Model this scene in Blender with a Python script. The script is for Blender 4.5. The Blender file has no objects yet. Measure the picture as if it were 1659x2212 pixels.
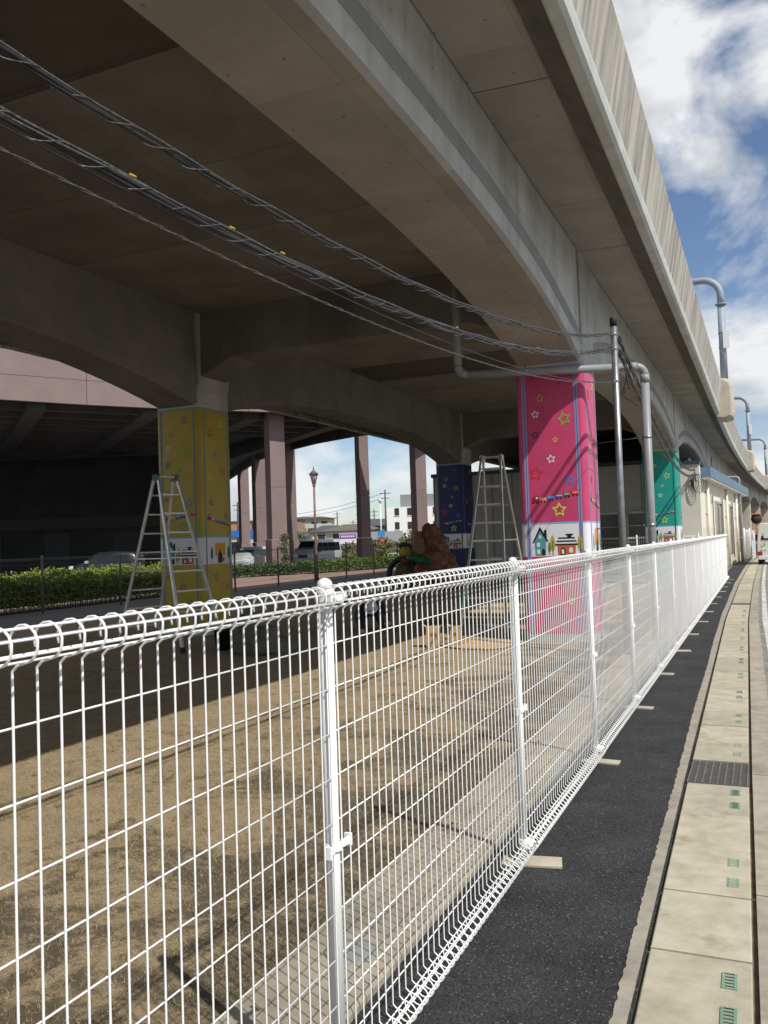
import bpy, math, random
import numpy as np
from math import sin, cos, pi, radians, sqrt, atan2
from mathutils import Vector, Matrix

random.seed(7)
rng = np.random.default_rng(7)
SC = bpy.context.scene
COL = SC.collection

# ------------------------------------------------------------------ camera
CAM_YAW, CAM_PITCH, CAM_ROLL, CAM_H = radians(23.916), radians(2.019), radians(1.9186), 1.6
fwd = Vector((-sin(CAM_YAW)*cos(CAM_PITCH), cos(CAM_YAW)*cos(CAM_PITCH), sin(CAM_PITCH)))
rgt = Vector((cos(CAM_YAW), sin(CAM_YAW), 0))
upv = rgt.cross(fwd)
cr = rgt*cos(CAM_ROLL) - upv*sin(CAM_ROLL)
cu = upv*cos(CAM_ROLL) + rgt*sin(CAM_ROLL)
cam = bpy.data.cameras.new('camera')
cam.sensor_fit = 'VERTICAL'; cam.sensor_height = 36.0; cam.lens = 36.0*1842.4/2212.0
cam.clip_start = 0.05; cam.clip_end = 3000
camo = bpy.data.objects.new('camera', cam); COL.objects.link(camo)
m = Matrix.Identity(4)
for i in range(3):
    m[i][0] = cr[i]; m[i][1] = cu[i]; m[i][2] = -fwd[i]
m[0][3], m[1][3], m[2][3] = 0, 0, CAM_H
camo.matrix_world = m
SC.camera = camo

# ------------------------------------------------------------------ sky and sun
SUN = Vector((0.72, -0.38, 1.0)).normalized()
EL = math.asin(SUN.z); AZ = atan2(SUN.x, SUN.y)
world = bpy.data.worlds.new('World'); SC.world = world; world.use_nodes = True
nt = world.node_tree; nt.nodes.clear()
def N(t, kind, **kw):
    n = t.nodes.new(kind)
    for k, v in kw.items(): setattr(n, k, v)
    return n
def L(t, a, b): t.links.new(a, b)
sky = N(nt, 'ShaderNodeTexSky', sky_type='NISHITA', sun_disc=False)
sky.sun_elevation = EL; sky.sun_rotation = AZ; sky.air_density = 1.0; sky.dust_density = 0.35; sky.ozone_density = 1.2
tc = N(nt, 'ShaderNodeTexCoord')
sep = N(nt, 'ShaderNodeSeparateXYZ'); L(nt, tc.outputs['Generated'], sep.inputs[0])
def M(t, op, a, b=None, c=None, clamp=False):
    n = N(t, 'ShaderNodeMath', operation=op); n.use_clamp = clamp
    for i, v in enumerate((a, b, c)):
        if v is None: continue
        if isinstance(v, (int, float)): n.inputs[i].default_value = v
        else: L(t, v, n.inputs[i])
    return n.outputs[0]
comb = N(nt, 'ShaderNodeCombineXYZ'); L(nt, sep.outputs[0], comb.inputs[0]); L(nt, sep.outputs[1], comb.inputs[1])
L(nt, M(nt, 'MULTIPLY', sep.outputs[2], 1.7), comb.inputs[2])
CLOUD_OFF = (3.1, 0.4, 7.7)
def cloud(off, scale, detail, rough=0.56, dist=0.35):
    mp = N(nt, 'ShaderNodeVectorMath', operation='ADD'); L(nt, comb.outputs[0], mp.inputs[0]); mp.inputs[1].default_value = off
    n = N(nt, 'ShaderNodeTexNoise', noise_dimensions='3D'); n.inputs['Scale'].default_value = scale
    n.inputs['Detail'].default_value = detail; n.inputs['Roughness'].default_value = rough
    n.inputs['Distortion'].default_value = dist
    L(nt, mp.outputs[0], n.inputs['Vector']); return n.outputs['Fac']
CS = 3.6
ca = cloud(CLOUD_OFF, CS, 10)
cb = cloud((CLOUD_OFF[0]+0.05, CLOUD_OFF[1]-0.03, CLOUD_OFF[2]+0.10), CS, 4)
low = M(nt, 'MULTIPLY', M(nt, 'SUBTRACT', 0.30, sep.outputs[2], clamp=True), 0.22)
dens = M(nt, 'MULTIPLY', M(nt, 'SUBTRACT', M(nt, 'ADD', ca, low), 0.446), 8.0, clamp=True)
thick = M(nt, 'MULTIPLY', M(nt, 'SUBTRACT', cb, 0.49), 6.0, clamp=True)
side = M(nt, 'MULTIPLY_ADD', M(nt, 'SUBTRACT', cb, ca), 4.0, 0.3, clamp=True)
shade = M(nt, 'ADD', M(nt, 'MULTIPLY', thick, 0.68), M(nt, 'MULTIPLY', side, 0.35), clamp=True)
cm = N(nt, 'ShaderNodeMix', data_type='RGBA'); L(nt, shade, cm.inputs[0])
cm.inputs[6].default_value = (8.9, 9.0, 9.1, 1); cm.inputs[7].default_value = (4.4, 4.6, 5.0, 1)
fin = N(nt, 'ShaderNodeMix', data_type='RGBA')
dm = M(nt, 'MULTIPLY', dens, 0.96)
L(nt, dm, fin.inputs[0]); tint = N(nt, 'ShaderNodeMix', data_type='RGBA', blend_type='MULTIPLY'); tint.inputs[0].default_value = 1.0; L(nt, sky.outputs[0], tint.inputs[6]); tint.inputs[7].default_value = (0.95, 1.0, 1.10, 1)
L(nt, tint.outputs[2], fin.inputs[6]); L(nt, cm.outputs[2], fin.inputs[7])
bg = N(nt, 'ShaderNodeBackground'); bg.inputs[1].default_value = 0.10
L(nt, fin.outputs[2], bg.inputs[0])
wo = N(nt, 'ShaderNodeOutputWorld'); L(nt, bg.outputs[0], wo.inputs[0])

sl = bpy.data.lights.new('sun', 'SUN'); sl.energy = 4.6; sl.angle = radians(0.53); sl.color = (1.0, 0.965, 0.905)
so = bpy.data.objects.new('sun', sl); COL.objects.link(so)
so.rotation_euler = (-SUN).to_track_quat('-Z', 'Y').to_euler(); so.location = (20, -12, 30)
SC.view_settings.view_transform = 'Standard'; SC.view_settings.look = 'None'
SC.view_settings.exposure = 0.0; SC.view_settings.gamma = 1.0
SC.view_settings.use_curve_mapping = False
SC.cycles.max_bounces = 8; SC.cycles.diffuse_bounces = 5; SC.cycles.use_denoising = True

# ------------------------------------------------------------------ materials
MATS = {}
def lin(r, g, b):
    f = lambda v: (v/255/12.92) if v/255 <= 0.04045 else ((v/255+0.055)/1.055)**2.4
    return (f(r), f(g), f(b), 1)
def c4(c): return (c[0], c[1], c[2], 1)
def mat(name, col, col2=None, scale=3.0, rough=0.8, bump=0.0, bscale=40.0, metal=0.0, stretch=(1,1,1),
        detail=6, lo=0.35, hi=0.65, spec=0.4, rnd=0.0, dist=0.0, coat=0.0, third=None, tscale=0.6, tlo=0.55, thi=0.7, bdist=0.004, form=None, streak=0.0):
    if name in MATS: return MATS[name]
    mt = bpy.data.materials.new(name); mt.use_nodes = True; t = mt.node_tree; t.nodes.clear()
    out = N(t, 'ShaderNodeOutputMaterial'); b = N(t, 'ShaderNodeBsdfPrincipled'); L(t, b.outputs[0], out.inputs[0])
    b.inputs['Roughness'].default_value = rough; b.inputs['Metallic'].default_value = metal
    b.inputs['Specular IOR Level'].default_value = spec; b.inputs['Coat Weight'].default_value = coat
    tcn = N(t, 'ShaderNodeTexCoord'); mp = N(t, 'ShaderNodeMapping'); mp.inputs['Scale'].default_value = stretch
    L(t, tcn.outputs['Object'], mp.inputs[0]); cur = None
    oi = N(t, 'ShaderNodeObjectInfo')
    if rnd > 0:
        ad = N(t, 'ShaderNodeVectorMath', operation='ADD')
        sc_ = N(t, 'ShaderNodeVectorMath', operation='SCALE'); sc_.inputs[0].default_value = (37.0, 19.0, 11.0); L(t, oi.outputs['Random'], sc_.inputs['Scale'])
        L(t, mp.outputs[0], ad.inputs[0]); L(t, sc_.outputs[0], ad.inputs[1]); vec = ad.outputs[0]
    else: vec = mp.outputs[0]
    if col2 is not None:
        n = N(t, 'ShaderNodeTexNoise'); n.inputs['Scale'].default_value = scale; n.inputs['Detail'].default_value = detail
        n.inputs['Roughness'].default_value = 0.62; n.inputs['Distortion'].default_value = dist
        L(t, vec, n.inputs['Vector'])
        mr = N(t, 'ShaderNodeMapRange'); mr.inputs[1].default_value = lo; mr.inputs[2].default_value = hi; L(t, n.outputs['Fac'], mr.inputs[0])
        mx = N(t, 'ShaderNodeMix', data_type='RGBA'); L(t, mr.outputs[0], mx.inputs[0])
        mx.inputs[6].default_value = c4(col); mx.inputs[7].default_value = c4(col2); cur = mx.outputs[2]
        if third is not None:
            n3 = N(t, 'ShaderNodeTexNoise'); n3.inputs['Scale'].default_value = tscale; n3.inputs['Detail'].default_value = 8; n3.inputs['Roughness'].default_value = 0.65
            L(t, tcn.outputs['Object'], n3.inputs['Vector'])
            m3 = N(t, 'ShaderNodeMapRange'); m3.inputs[1].default_value = tlo; m3.inputs[2].default_value = thi; L(t, n3.outputs['Fac'], m3.inputs[0])
            x3 = N(t, 'ShaderNodeMix', data_type='RGBA'); L(t, m3.outputs[0], x3.inputs[0]); L(t, cur, x3.inputs[6]); x3.inputs[7].default_value = c4(third); cur = x3.outputs[2]
    else:
        rg = N(t, 'ShaderNodeRGB'); rg.outputs[0].default_value = c4(col); cur = rg.outputs[0]
    if rnd > 0:
        hs = N(t, 'ShaderNodeHueSaturation'); L(t, cur, hs.inputs['Color'])
        v = M(t, 'MULTIPLY_ADD', oi.outputs['Random'], rnd*2, 1-rnd); L(t, v, hs.inputs['Value']); cur = hs.outputs[0]
    hgt = None
    if streak > 0:
        ms = N(t, 'ShaderNodeMapping'); ms.inputs['Scale'].default_value = (4.5, 4.5, 0.22); L(t, tcn.outputs['Object'], ms.inputs[0])
        ns_ = N(t, 'ShaderNodeTexNoise'); ns_.inputs['Scale'].default_value = 1.0; ns_.inputs['Detail'].default_value = 7; ns_.inputs['Roughness'].default_value = 0.65; L(t, ms.outputs[0], ns_.inputs['Vector'])
        k_ = N(t, 'ShaderNodeMapRange'); k_.inputs[1].default_value = 0.52; k_.inputs[2].default_value = 0.72; k_.inputs[4].default_value = streak; L(t, ns_.outputs['Fac'], k_.inputs[0])
        x_ = N(t, 'ShaderNodeMix', data_type='RGBA', blend_type='MULTIPLY'); L(t, k_.outputs[0], x_.inputs[0]); L(t, cur, x_.inputs[6]); x_.inputs[7].default_value = (0.42,0.42,0.40,1); cur = x_.outputs[2]
    if form is not None:
        ax, pw, ph, amt = form[:2], form[2], form[3], form[4]
        sp_ = N(t, 'ShaderNodeSeparateXYZ'); L(t, tcn.outputs['Object'], sp_.inputs[0])
        U, V = sp_.outputs['XYZ'.index(ax[0].upper())], sp_.outputs['XYZ'.index(ax[1].upper())]
        def tri(v, p): return M(t, 'ABSOLUTE', M(t, 'SUBTRACT', M(t, 'FRACT', M(t, 'DIVIDE', v, p)), 0.5))
        lu = M(t, 'GREATER_THAN', tri(U, pw), 0.5-0.005/pw); lv = M(t, 'GREATER_THAN', tri(V, ph), 0.5-0.005/ph)
        line = M(t, 'MAXIMUM', lu, lv)
        # tie holes: small discs on a half-panel grid
        du = M(t, 'MULTIPLY', tri(U, pw/2), pw/2); dv = M(t, 'MULTIPLY', tri(V, ph/2), ph/2)
        hole = M(t, 'LESS_THAN', M(t, 'ADD', M(t, 'MULTIPLY', du, du), M(t, 'MULTIPLY', dv, dv)), 0.00032)
        fac = M(t, 'MULTIPLY', M(t, 'MAXIMUM', M(t, 'MULTIPLY', line, 0.6), hole), amt)
        x_ = N(t, 'ShaderNodeMix', data_type='RGBA', blend_type='MULTIPLY'); L(t, fac, x_.inputs[0]); L(t, cur, x_.inputs[6]); x_.inputs[7].default_value = (0.35,0.34,0.32,1); cur = x_.outputs[2]
        # each panel its own tone
        pu = M(t, 'FLOOR', M(t, 'ADD', M(t, 'DIVIDE', U, pw), 0.0)); pv = M(t, 'FLOOR', M(t, 'DIVIDE', V, ph))
        cb_ = N(t, 'ShaderNodeCombineXYZ'); L(t, pu, cb_.inputs[0]); L(t, pv, cb_.inputs[1])
        wn = N(t, 'ShaderNodeTexWhiteNoise', noise_dimensions='2D'); L(t, cb_.outputs[0], wn.inputs['Vector'])
        hv = N(t, 'ShaderNodeHueSaturation'); L(t, cur, hv.inputs['Color']); L(t, M(t, 'MULTIPLY_ADD', wn.outputs['Value'], 0.16, 0.92), hv.inputs['Value']); cur = hv.outputs[0]
    L(t, cur, b.inputs['Base Color'])
    if bump > 0:
        nb = N(t, 'ShaderNodeTexNoise'); nb.inputs['Scale'].default_value = bscale; nb.inputs['Detail'].default_value = 5; L(t, vec, nb.inputs['Vector'])
        bp = N(t, 'ShaderNodeBump'); bp.inputs['Strength'].default_value = bump; bp.inputs['Distance'].default_value = bdist
        L(t, nb.outputs['Fac'], bp.inputs['Height']); L(t, bp.outputs[0], b.inputs['Normal'])
    MATS[name] = mt; return mt

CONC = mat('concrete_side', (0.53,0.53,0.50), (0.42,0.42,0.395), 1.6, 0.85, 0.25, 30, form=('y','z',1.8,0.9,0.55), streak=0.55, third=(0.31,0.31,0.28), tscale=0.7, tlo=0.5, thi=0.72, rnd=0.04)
CONC_S = mat('concrete_soffit', (0.25,0.235,0.213), (0.19,0.179,0.162), 1.3, 0.9, 0.2, 25, form=('x','y',0.9,1.8,0.42), third=(0.15,0.142,0.127), tscale=0.5, tlo=0.5, thi=0.75, rnd=0.14)  # darker copy of the side concrete; under-deck shade is partly in the colour
CONC_P = mat('concrete_parapet', (0.50,0.47,0.41), (0.19,0.18,0.158), 1.0, 0.9, 0.2, 30, stretch=(3.0,5.5,0.22), detail=8, lo=0.40, hi=0.68, third=(0.33,0.305,0.26), tscale=0.5, tlo=0.5, thi=0.7, rnd=0.06)
STAIN = mat('concrete_weathered', (0.165,0.16,0.145), (0.115,0.112,0.10), 3.0, 0.95, 0.3, 30)
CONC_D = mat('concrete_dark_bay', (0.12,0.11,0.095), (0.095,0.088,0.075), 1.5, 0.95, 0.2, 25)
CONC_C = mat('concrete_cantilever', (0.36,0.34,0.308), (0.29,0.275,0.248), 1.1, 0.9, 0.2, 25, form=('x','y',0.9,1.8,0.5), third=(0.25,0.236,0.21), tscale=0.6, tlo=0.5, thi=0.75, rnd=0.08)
CONC_E = mat('concrete_edge', (0.56,0.575,0.54), (0.44,0.45,0.42), 2.2, 0.85, 0.2, 30)
CONC_L = mat('concrete_cream', (0.54,0.49,0.39), (0.44,0.395,0.31), 1.8, 0.85, 0.2, 30, rnd=0.04)
GUT = mat('gutter_concrete', (0.43,0.39,0.295), (0.325,0.29,0.215), 7.0, 0.88, 0.4, 110, detail=10, lo=0.38, hi=0.66, third=(0.20,0.172,0.125), tscale=2.6, tlo=0.585, thi=0.74, rnd=0.10)
GUTK = mat('kerb_concrete', (0.37,0.33,0.265), (0.28,0.25,0.20), 9.0, 0.9, 0.5, 120, third=(0.20,0.175,0.14), tscale=2.5, tlo=0.52, thi=0.72, rnd=0.08)
BASEK = mat('base_concrete', (0.37,0.325,0.245), (0.27,0.235,0.175), 3.5, 0.9, 0.35, 80, third=(0.20,0.18,0.14), tscale=2.6, tlo=0.54, thi=0.70, rnd=0.05)
SLOT = mat('silt', (0.17,0.135,0.09), (0.085,0.068,0.045), 12, 0.95, 0.4, 150)
WHITE = mat('white_coated_steel', (0.86,0.87,0.86), (0.79,0.79,0.77), 2.0, 0.38, 0.0, spec=0.5, third=(0.66,0.64,0.58), tscale=6.0, tlo=0.62, thi=0.78)
GREYF = mat('grey_coated_steel', (0.20,0.205,0.205), (0.16,0.165,0.165), 3, 0.5)
ALU = mat('ladder_aluminium', (0.62,0.62,0.60), (0.50,0.50,0.48), 6, 0.38, metal=0.85)
ALU2 = mat('ladder_aluminium_worn', (0.60,0.57,0.50), (0.46,0.43,0.37), 6, 0.5, metal=0.6)
GALV = mat('galvanised_steel', (0.36,0.37,0.385), (0.25,0.26,0.28), 14, 0.4, metal=0.75, spec=0.5)
POLEG = mat('lamp_pole_paint', (0.32,0.37,0.41), (0.26,0.30,0.34), 4, 0.5)
PVC = mat('grey_pipe', (0.27,0.28,0.29), (0.23,0.24,0.25), 3, 0.42)
BLACKP = mat('black_plastic', (0.02,0.02,0.022), None, rough=0.5)
CABLE = mat('cable_sheath', (0.014,0.014,0.015), (0.03,0.03,0.031), 8, 0.38)
STRAND = mat('stranded_wire', (0.24,0.24,0.235), (0.09,0.09,0.09), 60, 0.4, metal=0.8)
YTAG = mat('yellow_tag', (0.50,0.30,0.02), None, rough=0.5)
TEALP = mat('teal_plastic', (0.03,0.42,0.36), None, rough=0.45)
GREENP = mat('green_plastic', (0.0,0.11,0.075), None, rough=0.45)
DGREEN = mat('drain_insert_plastic', (0.19,0.31,0.215), (0.15,0.245,0.175), 30, 0.6, rnd=0.12)
GRATE = mat('grate_steel', (0.20,0.195,0.175), (0.14,0.135,0.12), 20, 0.65, metal=0.3)
CARD = mat('cardboard', (0.47,0.32,0.17), (0.40,0.27,0.145), 5, 0.85)
WOOD = mat('board_wood', (0.42,0.31,0.18), (0.29,0.205,0.12), 3.0, 0.85, 0.3, 60, stretch=(1,8,8), rnd=0.15)
SACKM = mat('sack_cloth', (0.17,0.155,0.125), (0.12,0.11,0.09), 9, 0.95, 0.6, 40, bdist=0.02)
MAUVE = mat('mauve_cladding', (0.225,0.163,0.155), (0.195,0.143,0.137), 0.9, 0.75, 0.1, 20, rnd=0.04)
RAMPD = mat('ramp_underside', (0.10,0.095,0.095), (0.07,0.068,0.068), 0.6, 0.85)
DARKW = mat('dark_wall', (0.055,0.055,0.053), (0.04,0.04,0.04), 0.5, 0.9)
GLASSD = mat('dark_glass', (0.012,0.014,0.016), None, rough=0.08, spec=0.6)
GLASSB = mat('window_glass', (0.02,0.024,0.028), (0.05,0.055,0.06), 0.4, 0.12, spec=0.5)
SILVER = mat('silver_paint', (0.50,0.52,0.53), (0.46,0.48,0.49), 2, 0.35, metal=0.15, coat=0.5)
WHITEC = mat('white_car_paint', (0.62,0.62,0.58), None, rough=0.3, coat=0.6)
BLACKC = mat('black_car_paint', (0.02,0.02,0.022), None, rough=0.2, coat=0.8)
TYRE = mat('tyre_rubber', (0.02,0.02,0.02), None, rough=0.8)
RIM = mat('wheel_rim', (0.45,0.46,0.47), None, rough=0.35, metal=0.7)
LAMPR = mat('red_lens', (0.28,0.03,0.025), None, rough=0.2)
LAMPC = mat('clear_lens', (0.75,0.76,0.76), None, rough=0.1, spec=0.7)
LEAF = mat('leaf_green', (0.065,0.12,0.022), (0.115,0.17,0.03), 5.0, 0.6, lo=0.4, hi=0.6)
LEAFY = mat('leaf_yellow_green', (0.24,0.28,0.035), (0.12,0.17,0.025), 5.0, 0.6, lo=0.4, hi=0.6)
LEAFD = mat('leaf_dark', (0.04,0.08,0.022), (0.075,0.11,0.03), 5.0, 0.6, lo=0.4, hi=0.6)
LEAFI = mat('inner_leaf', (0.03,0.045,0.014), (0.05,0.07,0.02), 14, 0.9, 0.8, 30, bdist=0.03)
WEED = mat('weed_leaf', (0.10,0.12,0.04), (0.17,0.155,0.06), 3.0, 0.7, lo=0.4, hi=0.6)
TWIG = mat('twig_bark', (0.07,0.05,0.035), (0.10,0.075,0.05), 10, 0.9)
BRONZE = mat('lamp_post_paint', (0.21,0.125,0.11), (0.17,0.10,0.09), 5, 0.5)
LANT = mat('lantern_glass', (0.55,0.56,0.54), None, rough=0.3)
def flat(name, c, rough=0.55): return mat(name, c, None, rough=rough)

# asphalt with aggregate specks
def asphalt(name, base, spk, amount, scale=190.0, bump=0.7):
    mt = bpy.data.materials.new(name); mt.use_nodes = True; t = mt.node_tree; t.nodes.clear()
    out = N(t, 'ShaderNodeOutputMaterial'); b = N(t, 'ShaderNodeBsdfPrincipled'); L(t, b.outputs[0], out.inputs[0])
    b.inputs['Roughness'].default_value = 0.85; b.inputs['Specular IOR Level'].default_value = 0.35
    tcn = N(t, 'ShaderNodeTexCoord')
    vo = N(t, 'ShaderNodeTexVoronoi'); vo.inputs['Scale'].default_value = scale; L(t, tcn.outputs['Object'], vo.inputs['Vector'])
    sepc = N(t, 'ShaderNodeSeparateColor'); L(t, vo.outputs['Color'], sepc.inputs[0])
    spot = M(t, 'GREATER_THAN', sepc.outputs[0], 1-amount)
    n = N(t, 'ShaderNodeTexNoise'); n.inputs['Scale'].default_value = 2.2; n.inputs['Detail'].default_value = 9; n.inputs['Roughness'].default_value = 0.7; L(t, tcn.outputs['Object'], n.inputs['Vector'])
    mr = N(t, 'ShaderNodeMapRange'); mr.inputs[1].default_value = 0.35; mr.inputs[2].default_value = 0.72; mr.inputs[3].default_value = 0.75; mr.inputs[4].default_value = 1.75; L(t, n.outputs['Fac'], mr.inputs[0])
    tone = M(t, 'MULTIPLY', mr.outputs[0], M(t, 'MULTIPLY_ADD', sepc.outputs[1], 1.1, 0.45))
    hs = N(t, 'ShaderNodeHueSaturation'); hs.inputs['Color'].default_value = c4(base); L(t, tone, hs.inputs['Value'])
    mx = N(t, 'ShaderNodeMix', data_type='RGBA'); L(t, spot, mx.inputs[0]); L(t, hs.outputs[0], mx.inputs[6]); mx.inputs[7].default_value = c4(spk)
    n2 = N(t, 'ShaderNodeTexNoise'); n2.inputs['Scale'].default_value = 1.7; n2.inputs['Detail'].default_value = 10; n2.inputs['Roughness'].default_value = 0.75; L(t, tcn.outputs['Object'], n2.inputs['Vector'])
    m2 = N(t, 'ShaderNodeMapRange'); m2.inputs[1].default_value = 0.60; m2.inputs[2].default_value = 0.78; m2.inputs[4].default_value = 0.55; L(t, n2.outputs['Fac'], m2.inputs[0])
    mx2 = N(t, 'ShaderNodeMix', data_type='RGBA'); L(t, m2.outputs[0], mx2.inputs[0]); L(t, mx.outputs[2], mx2.inputs[6]); mx2.inputs[7].default_value = (0.085,0.08,0.07,1)
    L(t, mx2.outputs[2], b.inputs['Base Color'])
    bp = N(t, 'ShaderNodeBump'); bp.inputs['Strength'].default_value = bump; bp.inputs['Distance'].default_value = 0.004
    L(t, vo.outputs['Distance'], bp.inputs['Height']); L(t, bp.outputs[0], b.inputs['Normal'])
    return mt
ASPH = asphalt('new_asphalt', (0.024,0.024,0.0245), (0.105,0.10,0.09), 0.03, 150)
ROADM = asphalt('road_asphalt', (0.18,0.17,0.15), (0.30,0.28,0.24), 0.10, 140)
GROUNDM = mat('ground_asphalt', (0.19,0.18,0.165), (0.15,0.145,0.13), 0.4, 0.9, 0.2, 30)
PATHM = mat('path_paving', (0.14,0.135,0.125), (0.11,0.105,0.10), 2.0, 0.9, 0.2, 40)
PINKP = mat('pink_paving', (0.30,0.20,0.155), (0.24,0.165,0.13), 2.0, 0.9, 0.2, 40)
PAINTW = mat('road_paint', (0.62,0.61,0.57), (0.30,0.285,0.26), 6, 0.8, lo=0.42, hi=0.62)

# dry lawn
def lawn_mat():
    mt = bpy.data.materials.new('dry_lawn'); mt.use_nodes = True; t = mt.node_tree; t.nodes.clear()
    out = N(t, 'ShaderNodeOutputMaterial'); b = N(t, 'ShaderNodeBsdfPrincipled'); L(t, b.outputs[0], out.inputs[0])
    b.inputs['Roughness'].default_value = 0.95; b.inputs['Specular IOR Level'].default_value = 0.1
    g = N(t, 'ShaderNodeNewGeometry')
    def noise(s, d, r, dist=0.0, st=(1,1,1)):
        mp = N(t, 'ShaderNodeMapping'); mp.inputs['Scale'].default_value = st; L(t, g.outputs['Position'], mp.inputs[0])
        n = N(t, 'ShaderNodeTexNoise'); n.inputs['Scale'].default_value = s; n.inputs['Detail'].default_value = d; n.inputs['Roughness'].default_value = r; n.inputs['Distortion'].default_value = dist
        L(t, mp.outputs[0], n.inputs['Vector']); return n.outputs['Fac']
    def mr(v, a, b_, c=0.0, d=1.0):
        k = N(t, 'ShaderNodeMapRange'); k.inputs[1].default_value = a; k.inputs[2].default_value = b_; k.inputs[3].default_value = c; k.inputs[4].default_value = d; L(t, v, k.inputs[0]); return k.outputs[0]
    def mix(f, a, c):
        x = N(t, 'ShaderNodeMix', data_type='RGBA'); L(t, f, x.inputs[0])
        for i, v in ((6, a), (7, c)):
            if isinstance(v, tuple): x.inputs[i].default_value = c4(v)
            else: L(t, v, x.inputs[i])
        return x.outputs[2]
    base = mix(mr(noise(70, 6, 0.75), 0.3, 0.7), (0.25,0.19,0.112), (0.47,0.36,0.225))
    base = mix(mr(noise(5.0, 8, 0.7), 0.45, 0.7, 0, 0.75), base, (0.20,0.155,0.09))
    base = mix(mr(noise(24, 6, 0.8, 0.5), 0.52, 0.66, 0, 0.6), base, (0.11,0.085,0.05))
    base = mix(mr(noise(31, 6, 0.8, 0.5, (1,1.6,1)), 0.56, 0.68, 0, 0.6), base, (0.52,0.42,0.27))
    sepn = N(t, 'ShaderNodeSeparateXYZ'); L(t, g.outputs['Position'], sepn.inputs[0])
    near = mr(sepn.outputs[0], -4.6, -2.4, 0.0, 0.15)      # bare, damp soil shows through towards the kerb
    f = M(t, 'ADD', M(t, 'ADD', M(t, 'MULTIPLY', noise(1.3, 8, 0.7, 0.8), 0.7), M(t, 'MULTIPLY', noise(11.0, 8, 0.8, 0.6), 0.3)), near)
    dark = mr(f, 0.582, 0.645)
    base = mix(M(t, 'MULTIPLY', dark, 0.80), base, (0.075,0.063,0.045))
    green = mr(noise(0.9, 5, 0.6), 0.55, 0.7, 0, 0.35)
    base = mix(green, base, (0.12,0.12,0.055))
    L(t, base, b.inputs['Base Color'])
    bp = N(t, 'ShaderNodeBump'); bp.inputs['Strength'].default_value = 0.9; bp.inputs['Distance'].default_value = 0.012
    L(t, noise(90, 6, 0.8), bp.inputs['Height']); L(t, bp.outputs[0], b.inputs['Normal'])
    return mt
LAWN = lawn_mat()

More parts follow.
